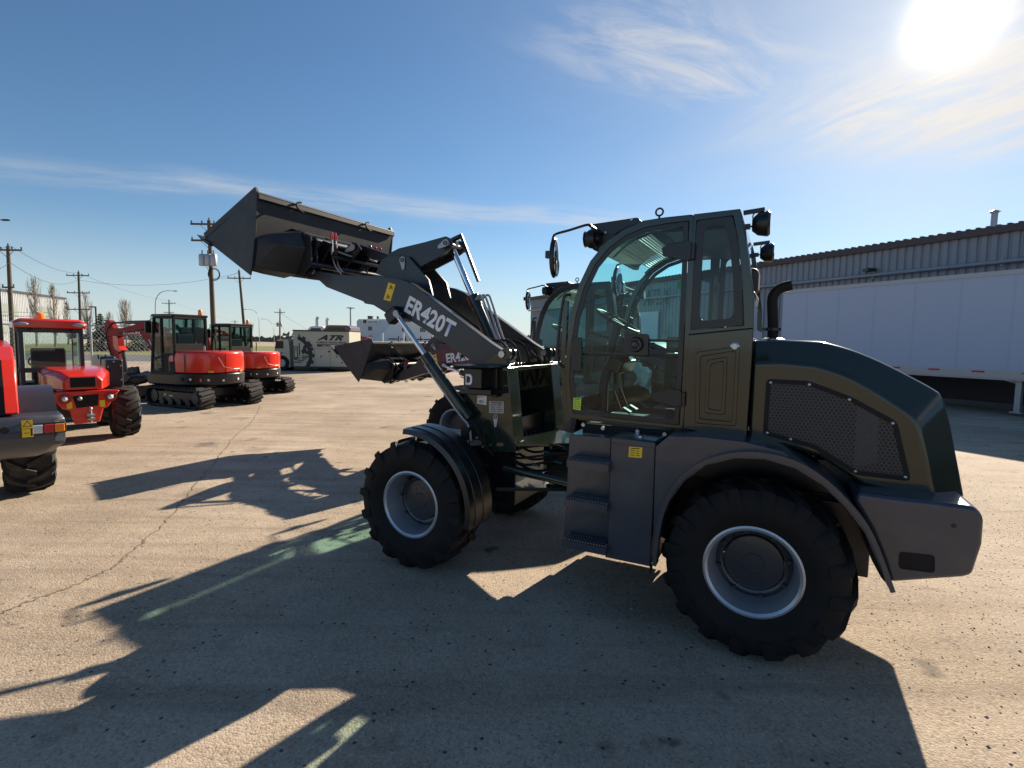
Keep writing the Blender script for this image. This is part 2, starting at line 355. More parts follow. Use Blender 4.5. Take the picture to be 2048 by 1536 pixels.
# ------------------------------------------------------------ the green loader
MF = Frame(1.864, 3.810, 27.5)
PIV = Vector((1.95, 0, 1.765))
def hexplate(b, fr, poly, y, pitch=.0215, hole=.0088, dep=.003):
    xs = [p[0] for p in poly]; zs = [p[1] for p in poly]
    def ins(x, z):
        c = False; j = len(poly)-1
        for i in range(len(poly)):
            xi, zi = poly[i]; xj, zj = poly[j]
            if (zi > z) != (zj > z) and x < (xj-xi)*(z-zi)/(zj-zi)+xi: c = not c
            j = i
        return c
    row = 0; z = min(zs)
    Rh = pitch/math.sqrt(3)
    while z < max(zs):
        x = min(xs)+(pitch/2 if row % 2 else 0)
        while x < max(xs):
            if ins(x, z):
                o = [(x+Rh*math.sin(math.pi/3*k), y, z+Rh*math.cos(math.pi/3*k)) for k in range(6)]
                i_ = [(x+hole*math.sin(math.pi/3*k), y, z+hole*math.cos(math.pi/3*k)) for k in range(6)]
                i2 = [(a, y-dep, c_) for a, _, c_ in i_]
                b.add(o+i_+i2, [(k, (k+1) % 6, 6+(k+1) % 6, 6+k) for k in range(6)]+[(6+k, 6+(k+1) % 6, 12+(k+1) % 6, 12+k) for k in range(6)])
            x += pitch
        z += pitch*.866; row += 1
def round_poly(pts, r, n=4):
    out = []; m_ = len(pts)
    for i in range(m_):
        p0, p1, p2 = Vector(pts[i-1]), Vector(pts[i]), Vector(pts[(i+1) % m_])
        a = p1+(p0-p1).normalized()*min(r, (p0-p1).length*.45); c = p1+(p2-p1).normalized()*min(r, (p2-p1).length*.45)
        for k in range(n+1):
            t = k/n; q = a*(1-t)**2+p1*2*t*(1-t)+c*t*t; out.append(tuple(q))
    return out
def smooth_line(pts, n=4):
    out = []; P = [Vector(p) for p in pts]
    for i in range(len(P)-1):
        p0 = P[i-1] if i else P[0]; p1 = P[i]; p2 = P[i+1]; p3 = P[i+2] if i+2 < len(P) else P[-1]
        for k in range(n):
            t = k/n; out.append(.5*((2*p1)+(p2-p0)*t+(2*p0-5*p1+4*p2-p3)*t*t+(3*p1-p0-3*p2+p3)*t**3))
    out.append(P[-1]); return out
def pinplate(b, x, z, y, dx, dz, r=.035):
    n = Vector((dx, dz)).normalized(); q = []
    a0 = math.atan2(n.y, n.x); L_ = math.hypot(dx, dz)
    for k in range(9): a = a0+math.pi/2+math.pi*k/8; q.append((x+r*math.cos(a), z+r*math.sin(a)))
    for k in range(5): a = a0-math.pi/2+math.pi*k/4; q.append((x+dx+r*.5*math.cos(a), z+dz+r*.5*math.sin(a)))
    b.xz(q, y, y+.006)

def make_loader():
    F = MF; root = empty('wheel_loader', F.o, F.rz)
    tag(root, 'dark olive green compact wheel loader in the foreground with raised grey bucket', 'loader', 'compact wheel loaders with glass cabs')
    P = lambda pts, y: F.poly(pts, y)
    # --- wheels
    for x in (0, 2.54):
        for sd in (1, -1): wheel(root, x, .765*sd, .532, sd, rot=.2 if x else .55)
    # --- hood: outer silhouette tucked in, side face proud
    sil = [(1506, 680), (1560, 679), (1641, 682), (1700, 698), (1760, 722), (1822, 753), (1868, 778), (1884, 792), (1897, 830), (1911, 900), (1930, 998), (1895, 1000), (1808, 990), (1728, 972), (1690, 946), (1640, 914), (1570, 893), (1497, 886)]
    sid = [(1506, 726), (1560, 724), (1632, 731), (1686, 748), (1738, 774), (1788, 806), (1822, 830), (1836, 850), (1846, 886), (1856, 930), (1868, 994), (1850, 994), (1790, 986), (1726, 970), (1688, 944), (1638, 912), (1568, 891), (1498, 884)]
    a = P(sil, .50); c = P(sid, .66)
    a = a[:2]+[tuple(k) for k in smooth_line([Vector(k) for k in a[2:11]], 3)]+a[11:]; c = c[:2]+[tuple(k) for k in smooth_line([Vector(k) for k in c[2:11]], 3)]+c[11:]
    fz = [1.90, 1.90]
    loops = [[(x, .66, z) for x, z in c], [(x, .50, z) for x, z in a], [(x, -.50, z) for x, z in a], [(x, -.66, z) for x, z in c]]
    b = B(); b.loft(loops); hood = b.build('hood', 'olive', root, bevel=.02, seg=3, ang=22)
    # grille recess and perforated panel on the near side (and the far side)
    gp = [(1537, 762), (1617, 766), (1700, 797), (1790, 846), (1816, 958), (1712, 946), (1628, 893), (1530, 866)]
    g = P(gp, .665)
    for sd in (1, -1):
        gr = B(); o_ = round_poly(inset(g, -.012), .03); i_ = round_poly(inset(g, .014), .02)
        gr.ring(o_, i_, .655*sd, .668*sd); gf = gr.build('grille', 'blackm', root, bevel=.002)
        bk = B(); bk.xz(o_, .6605*sd, .658*sd); bk.build('grille_backing', 'ink', gf)
        pk_ = B(); pk_.xz(P([(1714, 812), (1757, 836), (1754, 926), (1708, 934)], .665), .6615*sd, .6608*sd); pk_.build('cooler', 'radiator', gf); hx = B(); hexplate(hx, F, inset(g, .006), .6665*sd, dep=.003*sd); hx.build('grille_mesh', 'meshsteel', gf)
        sc = B()
        for x, z in [g[0], ((g[1][0]), g[1][1]), g[2], g[3], g[4], g[5], g[7], ((g[6][0]+g[7][0])/2, (g[6][1]+g[7][1])/2)]:
            cx, cz = sum(p[0] for p in g)/8, sum(p[1] for p in g)/8; x += (cx-x)*.035; z += (cz-z)*.035
            sc.lathe([(1e-4, .006*sd), (.007, .004*sd), (.010, 0)], (x, .668*sd, z), n=10)
        sc.build('screw', 'steel', gf, smooth=True)
    # hood handle / catch, exhaust
    b = B(); q = F.s3(1518, 690, .51); b.box((q.x, .51, q.z), (.05, .02, .02)); b.build('hood_catch', 'steel', root, bevel=.004)
    e0 = F.s3(1546, 676, .25); ex = B(); K = [(1546, 676), (1546, 640), (1545, 600), (1551, 585), (1563, 576), (1584, 570)]
    path = smooth_line([F.s3(x, y, .25) for x, y in K], 4); ex.tube(path, .034, 16); exh = ex.build('exhaust_pipe', 'blackm', root, smooth=True, ang=50)
    c_ = B(); c_.lathe([(.001, 0), (.075, 0), (.07, .02), (.045, .03), (.001, .03)], (e0.x, .25, 1.895), 'z', 24); c_.build('pipe_collar', 'steel', exh, smooth=True)
    c_ = B(); c_.lathe([(.038, .0), (.048, .0), (.048, .02), (.038, .02)], (e0.x, .25, 1.97), 'z', 24); c_.box((e0.x+.055, .25, 1.98), (.03, .02, .02)); c_.build('pipe_clamp', 'black', exh, smooth=True)
    # --- counterweight
    cw = [(1716, 984), (1800, 996), (1868, 1003), (1952, 1014), (1970, 1036), (1966, 1090), (1946, 1152), (1925, 1156), (1779, 1166), (1766, 1120), (1742, 1060), (1706, 1000)]
    a = P(cw, .86); xr = min(p[0] for p in a)
    b = B()
    lo = []
    for y in (.86, -.86): lo.append([(x, y, z) for x, z in a])
    b.loft([lo[0], lo[1]]); b.build('counterweight', 'step', root, bevel=.035, seg=4)
    pk = P([(1800, 1105), (1868, 1112), (1868, 1145), (1799, 1136)], .862); b = B(); b.ring(round_poly(inset(pk, -.004), .02), round_poly(inset(pk, .004), .02), .855, .863); b.xz(round_poly(pk, .02), .8605, .858); b.build('counterweight_slot', 'blackm', root)
    b = B()
    for px, py in ((1908, 1052),): q = F.s3(px, py, .862); b.lathe([(1e-4, .001), (.012, 0), (.012, -.004)], (q.x, .862, q.z), n=12)
    b.build('plug', 'ink', root)
    # --- rear fender with arch
    top = [(1304, 1132), (1311, 893), (1337, 872), (1400, 873), (1492, 884), (1565, 903), (1640, 950), (1700, 1002)]
    arc = [(1742, 1068), (1783, 1178), (1776, 1176), (1752, 1120), (1728, 1066), (1690, 1016), (1645, 972), (1590, 938), (1530, 920), (1470, 918), (1412, 932), (1370, 962), (1340, 1002), (1322, 1050), (1314, 1100), (1310, 1130)]
    a = P(top+arc, .93); bf = B(); bf.xz(a, .93, .46)
    fen = bf.build('rear_fender', 'step', root, bevel=.006)
    bf = B(); bf.xz([(x, z) for x, z in a], -.93, -.46); bf.build('rear_fender', 'step', root, bevel=.006)
    lip = [(1310, 1128), (1316, 1070), (1330, 1012), (1360, 960), (1404, 926), (1464, 908), (1530, 908), (1596, 926), (1652, 962), (1700, 1010), (1742, 1070), (1784, 1180)]
    L_ = smooth_line([Vector(p) for p in P(lip, .95)], 4)
    for sd in (1, -1):
        b = B(); n = len(L_); lo = []
        for i, p in enumerate(L_):
            t = (L_[min(i+1, n-1)]-L_[max(i-1, 0)]).normalized(); nn = Vector((-t.y, t.x))
            up = nn*.012
            lo.append([(p.x+up.x, .90*sd, p.y+up.y), (p.x+up.x, .985*sd, p.y+up.y), (p.x-up.x, .985*sd, p.y-up.y), (p.x-up.x, .90*sd, p.y-up.y)])
        b.loft(lo); b.build('fender_lip', 'step', fen, smooth=True, ang=40)
    b = B()
    for px, py in ((1750, 1108), (1762, 1150), (1757, 1130)): q = F.s3(px, py, .80); b.lathe([(1e-4, .006), (.009, .004), (.012, 0)], (q.x, .80, q.z), n=8)
    mf = B(); a = P([(1738, 1095), (1752, 1092), (1782, 1180), (1764, 1160), (1745, 1125)], .93); mf.xz(a, .90, .50); mf.xz(a, -.90, -.50); mf.build('mud_flap', 'rubber', root, bevel=.004)
    # --- steps
    st = B(); a = P([(1139, 868), (1222, 876), (1217, 1099), (1213, 1118), (1205, 1104), (1127, 1082)], .80)
    st.xz(a, .80, .55); st.xz(a, -.80, -.55); stp = st.build('step_box', 'step', root, bevel=.006)
    for (l0, l1, r0, r1, dp) in (((1136, 928), (1136, 912), (1219, 942), (1219, 926), 0), ((1130, 1008), (1131, 992), (1216, 1020), (1217, 1004), 0), ((1126, 1086), (1128, 1070), (1214, 1108), (1215, 1090), 0)):
        A0 = F.s3(*l0, .93); A1 = F.s3(*r0, .93); z = (A0.z+A1.z)/2
        for sd in (1, -1):
            b = B(); x0, x1 = A0.x, A1.x; zt = z+.045
            b.box(((x0+x1)/2, .87*sd, zt-.03), (abs(x0-x1), .17, .05))
            nt_ = 16
            for r_ in range(4):
                for k in range(nt_):
                    x = x0+(x1-x0)*(k+.5)/nt_; y = (.935-.036*r_)*sd
                    b.lathe([(.011, 0), (.008, .012), (.006, .012)], (x, y, zt-.005), 'z', 6)
            if sd == 1:
                for k in range(nt_): x = x0+(x1-x0)*(k+.5)/nt_; b.lathe([(1e-4, .0), (.011, .0), (.011, .006), (1e-4, .006)], (x, .940, zt-.012), 'y', 8)
            b.build('step_tread', 'step', stp, smooth=True)
    # --- fuel tank box beside the steps
    tk = P([(1222, 874), (1244, 876), (1311, 884), (1307, 1000), (1300, 1134), (1214, 1116), (1218, 1000)], .90)
    b = B(); b.xz(tk, .90, .55); t_ = b.build('fuel_tank', 'step', root, bevel=.008)
    b = B(); b.xz(P([(1224, 875), (1311, 886), (1311, 896), (1223, 885)], .905), .912, .55); b.build('tank_lid', 'step', t_, bevel=.003)
    b = B(); q = F.s3(1281, 876, .8); b.lathe([(1e-4, 0), (.035, 0), (.035, .022), (.02, .024), (.018, .045), (1e-4, .045)], (q.x, .8, 1.215), 'z', 20); b.build('filler_cap', 'steel', t_, smooth=True)
    b = B(); b.xz(tk, -.90, -.55); b.build('battery_box', 'step', root, bevel=.008)
    stick(root, F, [(1258, 893), (1285, 895), (1284, 916), (1257, 914)], .905, 'yellow', 'warning_sticker', lines=4)
    b = B(); b.box((F.s3(1302, 1137, .88).x, .88, F.s3(1302, 1137, .88).z), (.012, .04, .05)); b.build('tank_bracket', 'black', t_)
    # --- chassis, axles, engine underside
    b = B(); b.box((.35, 0, .68), (2.0, .66, .56)); b.box((.1, 0, 1.05), (1.6, .9, .22)); b.box((-.5, 0, .75), (.6, .9, .3)); b.build('rear_chassis', 'black', root, bevel=.01)
    for x in (0, 2.54):
        b = B(); b.lathe([(1e-4, -.78), (.10, -.78), (.085, -.5), (.09, -.2), (.16, -.08), (.16, .08), (.09, .2), (.085, .5), (.10, .78), (1e-4, .78)], (x, 0, .532), n=20); b.build('axle', 'black', root, smooth=True)
    b = B(); b.box((.66, 0, 1.22), (1.06, 1.24, .12)); b.build('cab_floor', 'blackm', root, bevel=.01)
    b = B()
    for k, (px, py) in enumerate(((1168, 849), (1207, 856), (1276, 862), (1330, 868))):
        q = F.s3(px, py, .62); b.lathe([(1e-4, .01), (.014, .01), (.016, 0)], (q.x, .63, q.z), n=8)
    b.build('bolt', 'steel', root, smooth=True)
    # --- cab
    Y = .70
    out = [(1136, 836), (1129, 760), (1133, 690), (1141, 630), (1157, 570), (1180, 522), (1210, 485), (1245, 459), (1285, 441), (1330, 434), (1400, 427), (1481, 417), (1490, 450), (1499, 520), (1508, 600), (1506, 680), (1498, 790), (1492, 880), (1440, 872), (1360, 858), (1240, 846)]
    a = P(out, Y); ins = inset(a, .036)
    dr = [(1146, 826), (1139, 760), (1143, 690), (1152, 632), (1168, 576), (1190, 530), (1218, 496), (1252, 471), (1292, 455), (1330, 448), (1378, 442), (1374, 560), (1370, 640), (1364, 760), (1358, 850), (1300, 844), (1220, 835)]
    door = P(dr, Y)
    qw = P([(1391, 441), (1468, 431), (1484, 560), (1487, 652), (1379, 661)], Y)
    cabm = None
    for sd in (1, -1):
        y0, y1 = .70*sd, .655*sd
        # door frame ring: outer outline of the front portion
        o1 = P([(1136, 836), (1129, 760), (1133, 690), (1141, 630), (1157, 570), (1180, 522), (1210, 485), (1245, 459), (1285, 441), (1330, 434), (1387, 428), (1383, 560), (1380, 640), (1373, 760), (1366, 858), (1300, 852), (1230, 845)], Y)
        b = B(); b.ring(o1, door, y0, y1)
        q2 = P([(1387, 428), (1481, 417), (1493, 480), (1508, 600), (1507, 656), (1376, 669)], Y)
        qi = P([(1393, 441), (1466, 431), (1476, 480), (1484, 560), (1487, 651), (1381, 660)], Y)
        b.ring(q2, qi, y0, y1)
        fr_ = b.build('cab_frame', 'olive', root, bevel=.006)
        if sd == 1: cabm = fr_
        # lower panel with embossed rectangles
        lp = [(1376, 669), (1507, 656), (1503, 730), (1492, 880), (1440, 872), (1366, 858)]
        b = B(); b.xz(P(lp, Y), y0, y1); e = [P(k, Y) for k in ([(1393, 704), (1480, 692), (1472, 852), (1391, 846)], [(1401, 713), (1472, 702), (1464, 843), (1399, 837)], [(1414, 720), (1455, 713), (1450, 830), (1409, 826)], [(1421, 729), (1448, 722), (1443, 821), (1416, 817)])]
        e = [round_poly(k, .02) for k in e]
        b2 = B(); b2.ring(e[0], e[1], .70*sd, .716*sd); b2.ring(e[2], e[3], .70*sd, .713*sd)
        pn = b.build('side_panel', 'olive', root, bevel=.008); b2.build('embossing', 'olive', pn, bevel=.006, seg=3)
        b = B(); q = F.s3(1470, 693, .70); b.lathe([(1e-4, .028*sd), (.017, .028*sd), (.019, .012*sd), (.026, .010*sd), (.028, 0)], (q.x, .70*sd, q.z), n=20); b.build('panel_lock', 'steel', pn, smooth=True)
        # door: black border + glass
        b = B(); o_ = inset(door, .002); i_ = inset(door, .034); b.ring(o_, i_, .706*sd, .694*sd); db = b.build('door', 'black', root, bevel=.002)
        b = B(); b.add([(x, .700*sd, z) for x, z in i_], [tuple(range(len(i_)))]); b.build('door_glass', 'glass', db)
        b = B(); o_ = round_poly(inset(qi, .002), .02); i_ = round_poly(inset(qi, .05), .05); b.ring(o_, i_, .705*sd, .695*sd); wb = b.build('rear_side_window', 'black', root, bevel=.002)
        b = B(); b.add([(x, .700*sd, z) for x, z in i_], [tuple(range(len(i_)))]); b.build('window_glass', 'glassq', wb)
        # hinges
        for hp in ([(1324, 497), (1336, 489), (1378, 481), (1384, 487), (1382, 520), (1372, 522), (1326, 512)], [(1305, 787), (1318, 782), (1358, 779), (1364, 784), (1363, 812), (1350, 814), (1308, 803)]):
            b = B(); b.xz(P(hp, .71), .707*sd, .722*sd); q = P([hp[-3]], .71)[0]; q1 = P([hp[3]], .71)[0]
            b.tube([(q[0]-.012, .72*sd, q[1]), (q1[0]-.012, .72*sd, q1[1])], .014, 10); b.build('hinge', 'black', db, bevel=.004)
        # handle
        hd = [(1147, 676), (1164, 674), (1163, 736), (1158, 746), (1142, 740), (1141, 690)]
        b = B(); b.xz(round_poly(P(hd, .73), .02), .735*sd, .71*sd); b.build('door_handle', 'black', db, bevel=.006)
        lk = [(1250, 667), (1299, 668), (1297, 712), (1248, 710)]
        b = B(); b.xz(round_poly(P(lk, .71), .02), .707*sd, .73*sd); q = F.s3(1272, 689, .73)
        b.lathe([(1e-4, .040*sd), (.022, .040*sd), (.026, .028*sd), (.046, .030*sd), (.052, .0)], (q.x, .73*sd, q.z), n=28)
        q = F.s3(1306, 691, .71); b.lathe([(1e-4, .03*sd), (.02, .025*sd), (.022, 0)], (q.x, .71*sd, q.z), n=14)
        lkm = b.build('door_lock', 'black', db, bevel=.003)
        b = B()
        for k in range(3): q = F.s3(*((1267, 688), (1278, 684), (1277, 694))[k], .765); b.lathe([(1e-4, .004*sd), (.004, .002*sd), (.005, 0)], (q.x, .770*sd, q.z), n=8)
        b.build('lock_screw', 'steel', lkm)
        for yy in (680, 756):
            pass
    stick(root, F, [(1147, 795), (1163, 797), (1161, 821), (1146, 818)], .7075, 'lime', 'cab_sticker', lines=6)
    # roof, floor plate edges, rear wall, windshield
    ridge = P([(1210, 485), (1245, 459), (1285, 441), (1330, 434), (1400, 427), (1481, 417)], Y)
    b = B(); th = .04
    lo = [[(x, .655, z), (x, -.655, z), (x, -.655, z-th), (x, .655, z-th)] for x, z in ridge[2:]]
    b.loft(lo); rf = b.build('roof', 'olive', root, bevel=.006)
    b = B(); b.xz([(p[0], p[1]-th-.004) for p in ridge[2:]]+[(ridge[-1][0]+.02, ridge[-1][1]-.10), (ridge[3][0], ridge[3][1]-.09)], .64, -.64); b.build('headliner', 'seat', rf)
    fw = P([(1136, 836), (1129, 760), (1133, 690), (1141, 630), (1157, 570), (1180, 522), (1210, 485), (1245, 459), (1285, 441)], Y)
    ws = smooth_line([Vector(p) for p in fw], 3); b = B()
    b.loft([[(p.x-.006, .655, p.y), (p.x-.006, -.655, p.y)] for p in ws], caps=False, closed=False); b.build('windshield', 'glass', root, smooth=True)
    # sun blind slats just under the top of the windshield
    bb = B()
    for k in range(15):
        i = 18.3+5.2*k/14; j = int(i); p = ws[j].lerp(ws[min(j+1, len(ws)-1)], i-j); tn = (ws[min(j+1, len(ws)-1)]-ws[j]).normalized()
        bb.bar((p.x-.035, .47, p.y-.035), (p.x-.035, -.47, p.y-.035), .012, .004, up=(-tn.y, 0, tn.x))
    for yy in (.48, -.48):
        for k in range(17, 24): p, q = ws[k], ws[k+1]; bb.bar((p.x-.035, yy, p.y-.035), (q.x-.035, yy, q.y-.035), .02, .012)
    bb.build('sun_blind', 'hub', root)
    rear = P([(1481, 417), (1490, 450), (1499, 520), (1508, 600), (1507, 656)], Y); b = B()
    r0 = rear[0]; 
    b.loft([[(x+.0, .655, z), (x+.0, -.655, z), (x+.03, -.655, z), (x+.03, .655, z)] for x, z in rear[-1:]+P([(1503, 730), (1492, 880)], Y)])
    for yy in (.62, -.62): b.loft([[(x, yy+.035, z), (x, yy-.035, z), (x+.04, yy-.035, z), (x+.04, yy+.035, z)] for x, z in rear])
    b.box((rear[0][0]+.02, 0, rear[0][1]-.06), (.04, 1.2, .08)); rw = b.build('cab_rear_wall', 'olive', root, bevel=.004)
    b = B(); b.loft([[(x+.018, .59, z), (x+.018, -.59, z)] for x, z in rear], caps=False, closed=False); b.build('rear_glass', 'glassc', rw)
    b = B(); b.loft([[(x+.004, .655, z), (x+.004, -.655, z), (x-.03, -.655, z), (x-.03, .655, z)] for x, z in fw[0:1]+[(fw[0][0]+.01, 1.45)]]); b.build('cab_front_sill', 'olive', root)
    # front corner pillar skin below + grab rail
    b = B(); pr = P([(1130, 845), (1122, 800), (1120, 700), (1126, 600), (1133, 600), (1129, 700), (1131, 760), (1136, 836)], .66); b.xz(pr, .64, .60); b.build('corner_pillar', 'olive', root)
    b = B(); b.tube(smooth_line([F.s3(x, y, .64) for x, y in ((1142, 590), (1130, 592), (1124, 615), (1116, 680), (1116, 720), (1128, 735))], 4), .011, 8); b.build('grab_rail', 'black', root, smooth=True)
    # black visor box over the windshield with work lamps, mirror and arm
    b = B(); v = P([(1181, 449), (1275, 435), (1281, 440), (1279, 446), (1240, 462), (1214, 482), (1196, 500), (1186, 500)], .55)
    b.xz(v, .56, -.56); vis = b.build('visor_bracket', 'black', root, bevel=.006)
    b = B()
    for px, py in ((1263, 439), (1211, 465)): q = F.s3(px, py, .561); b.lathe([(1e-4, .005), (.008, .004), (.010, 0)], (q.x, .561, q.z), n=8)
    b.build('bolt', 'steel', vis)
    for sd in (1, -1):
        b = B(); q = F.s3(1183, 478, .60); c0 = Vector((q.x, .60*sd, q.z))
        b.lathe([(1e-4, .045), (.045, .045), (.066, .01), (.072, -.025), (.070, -.035), (1e-4, -.035)], c0, 'x', 24); b.lathe([(1e-4, .0), (.030, .0), (.03, -.06), (1e-4, -.06)], c0, 'x', 12)
        wl = b.build('work_lamp', 'black', root, smooth=True)
        b = B(); b.lathe([(1e-4, .052), (.04, .050), (.058, .046)], c0, 'x', 24); b.build('lamp_glass', 'lens', wl, smooth=True)
        b = B(); mp = [F.s3(x, y, .78) for x, y in ((1180, 451), (1172, 450), (1140, 460), (1112, 468), (1106, 476), (1103, 495), (1101, 510))]
        if sd < 0: mp = [Vector((p.x, -p.y, p.z)) for p in mp]
        b.tube(smooth_line(mp, 3), .009, 8); e = mp[0]; b.tube([e, (e.x-.02, .56*sd, e.z-.02)], .011, 8)
        ma = b.build('mirror_arm', 'black', root, smooth=True)
        q = F.s3(1108, 515, .78); tl = Matrix.Rotation(R(8), 3, 'Z') if sd > 0 else Matrix.Rotation(R(-8), 3, 'Z')
        b = B(); o = len(b.v); b.sphere((0, 0, 0), 1, .028, .085, .145, 20, 10); b.v = [tuple((tl @ Vector(p))+Vector((q.x, .78*sd, q.z))) for p in b.v]
        b.box((q.x+.03, .79*sd, q.z+.02), (.05, .04, .05)); hs = b.build('mirror', 'black', ma, smooth=True, ang=60)
        b = B(); b.sphere((0, 0, 0), 1, .012, .078, .136, 20, 10); off = tl @ Vector((-.021, 0, 0)); b.v = [tuple((tl @ Vector(p))+Vector((q.x, .78*sd, q.z))+off) for p in b.v]; b.build('mirror_glass', 'mirror', ma, smooth=True, ang=60)
    # lifting eye
    for sd in (1, -1):
        q = F.s3(1319, 424, .60); b = B(); ring = [(q.x+.024*math.cos(a), .60*sd, q.z+.024*math.sin(a)) for a in [2*math.pi*k/20 for k in range(20)]]
        b.tube(ring, .0065, 8, close=True); b.lathe([(1e-4, -.03), (.007, -.03), (.009, -.06), (.014, -.085), (1e-4, -.085)], (q.x, .60*sd, q.z), 'z', 10); b.build('lifting_eye', 'black', root, smooth=True)
    # rear work lamps
    for sd in (1, -1):
        br = [F.s3(1487, 426, .58), F.s3(1530, 419, .58)]; b = B()
        a0, a1 = [Vector((p.x, .58*sd, p.z)) for p in br]
        b.bar(a0, a1, .03, .025); b.bar(a1+Vector((.01, 0, 0)), a1+Vector((.0, 0, -.05)), .03, .005); rb = b.build('lamp_bracket', 'black', root, bevel=.002)
        q = F.s3(1524, 448, .58); c0 = Vector((q.x, .58*sd, q.z)); b = B()
        b.lathe([(1e-4, .055), (.04, .055), (.068, .022), (.076, -.02), (.078, -.035), (.066, -.048), (1e-4, -.048)], c0, 'x', 24)
        for k in range(5): b.box((c0.x+.015, c0.y-.03+.015*k, c0.z), (.05, .004, .07))
        wl = b.build('work_lamp', 'black', root, smooth=True)
        b = B(); b.lathe([(1e-4, -.051), (.066, -.049)], c0, 'x', 24); b.build('lamp_glass', 'lens', wl)
        b = B(); b.tube(smooth_line([c0+Vector((.04, 0, .02)), c0+Vector((.055, 0, .05)), c0+Vector((.03, 0, .085)), c0+Vector((-.02, 0, .075))], 5), .004, 6); b.box(tuple(c0+Vector((.09, 0, -.01))), (.05, .035, .03)); b.tube([c0+Vector((.04, 0, -.01)), c0+Vector((.08, 0, -.01))], .006, 6); b.build('lamp_wire', 'black', wl)
    # --- interior
    b = B(); b.box((.42, 0, 1.58), (.46, .50, .13)); b.box((.20, 0, 1.93), (.13, .48, .66), Matrix.Rotation(-.16, 3, 'Y')); b.box((.13, 0, 2.33), (.09, .26, .18)); b.build('seat', 'seat', root, bevel=.04, seg=3)
    b = B(); b.box((.42, 0, 1.42), (.36, .40, .20)); b.build('seat_base', 'black', root, bevel=.01)
    sw = F.s3(1228, 641, .10); b = B(); tq = Matrix.Rotation(-.50, 3, 'Y'); cw_ = Vector((sw.x, 0, sw.z))
    b.tube([cw_+tq @ Vector((.19*math.cos(a), .19*math.sin(a), 0)) for a in [2*math.pi*k/28 for k in range(28)]], .014, 8, close=True)
    for k in range(3): a = 2.1*k; b.bar(cw_, cw_+tq @ Vector((.18*math.cos(a), .18*math.sin(a), 0)), .03, .012)
    b.tube([cw_, (cw_.x+.10, 0, 1.5), (cw_.x+.10, 0, 1.3)], .04, 10); b.tube([cw_+tq @ Vector((-.12, .12, 0)), cw_+tq @ Vector((-.12, .12, .09))], .015, 8); b.build('steering_wheel', 'seat', root, smooth=True)
    b = B(); b.box((1.09, 0, 1.70), (.14, .42, .12), Matrix.Rotation(-.4, 3, 'Y')); b.lathe([(1e-4, .05), (.10, .05), (.11, .0), (.09, -.05)], (1.03, .12, 1.82), 'x', 18); b.build('dashboard', 'black', root, bevel=.02)
    b = B(); b.lathe([(1e-4, -.052), (.085, -.052), (.085, -.056), (1e-4, -.056)], (1.03, .12, 1.82), 'x', 18); b.build('gauge', 'plastic', root)
    q = F.s3(1360, 570, -.69); b = B(); b.box((q.x, -.692, q.z), (.045, .003, .07)); b.build('door_sticker', paint('green_sticker', (.02, .45, .16), .4), root)
    b = B(); b.box((.50, -.42, 1.56), (.60, .20, .46)); b.tube([(.66, -.40, 1.78), (.67, -.40, 1.90), (.64, -.40, 2.0)], [.02, .02, .028], 10); b.sphere((.64, -.40, 2.02), .034); b.build('control_console', 'seat', root, bevel=.015)
    b = B(); rp_ = random.Random(8)
    pts_ = [(.80+.13*(i/4)+rp_.uniform(-.015, .015), .16+rp_.uniform(-.05, .05), 1.50+.17*(j/4)+.05*(i/4)+rp_.uniform(-.015, .015)) for i in range(5) for j in range(5)]
    b.add(pts_, [(i*5+j, i*5+j+1, (i+1)*5+j+1, (i+1)*5+j) for i in range(4) for j in range(4)]); b.build('plastic_wrap', 'plastic', root)
    b = B(); b.box((.40, .20, 1.47), (.16, .10, .10)); b.box((.25, .22, 1.46), (.10, .12, .08)); b.build('red_canister', 'redd', root, bevel=.01)
    b = B()
    for yy in (.1, -.1): b.box((1.0, yy, 1.33), (.07, .06, .02), Matrix.Rotation(-.5, 3, 'Y')); b.tube([(1.05, yy, 1.33), (1.12, yy, 1.5)], .008, 6)
    b.build('pedal', 'blackm', root)
    b = B(); b.tube([(1.2, -.655, 1.90), (.46, -.655, 1.90)], .014, 8); b.tube([(.62, -.655, 1.45), (.62, -.655, 2.66)], .018, 8); b.tube([(1.2, .63, 1.79), (.45, .63, 1.79)], .011, 8); b.build('door_bar', 'black', root, smooth=True)
    # interior lower trim panels on the far side so the lower door looks closed in
    b = B(); b.box((.82, -.62, 1.42), (.80, .03, .20)); b.box((.82, .60, 1.33), (.80, .03, .06)); b.build('door_trim', 'olive', root)
    # --- tower
    TW = [(958, 738), (975, 722), (1003, 703), (1013, 704), (1024, 735), (1030, 800), (1036, 880), (1037, 903), (1026, 902), (985, 902), (955, 888), (938, 850), (936, 800), (942, 760)]
    a = P(TW, .42)
    for sd in (1, -1):
        b = B(); b.xz(a, .47*sd, .45*sd); b.xz(a, .39*sd, .37*sd)
        rr = P([(1008, 703), (1020, 735), (1026, 800), (1033, 885)], .47); mid = [((rr[i][0]-.01), rr[i][1]) for i in range(4)]
        b.loft([[(x, .53*sd, z), (x, .35*sd, z), (x+.012, .35*sd, z), (x+.012, .53*sd, z)] for x, z in mid[1:]])
        # rounded clevis heads
        q = F.s2(1012, 704, .47); 
        for yy in (.46, .38): b.lathe([(1e-4, -.012), (.05, -.012), (.05, .012), (1e-4, .012)], (q[0]-.0, yy*sd, q[1]-.015), n=18)
        b.build('tower_plate', 'olive', root, bevel=.004)
        b = B(); b.lathe([(1e-4, -.07), (.028, -.07), (.028, .07), (1e-4, .07)], (PIV.x, .42*sd, PIV.z), n=16); b.build('pivot_pin', 'steel', root, smooth=True)
    cb0 = F.s2(1013, 738, .47)
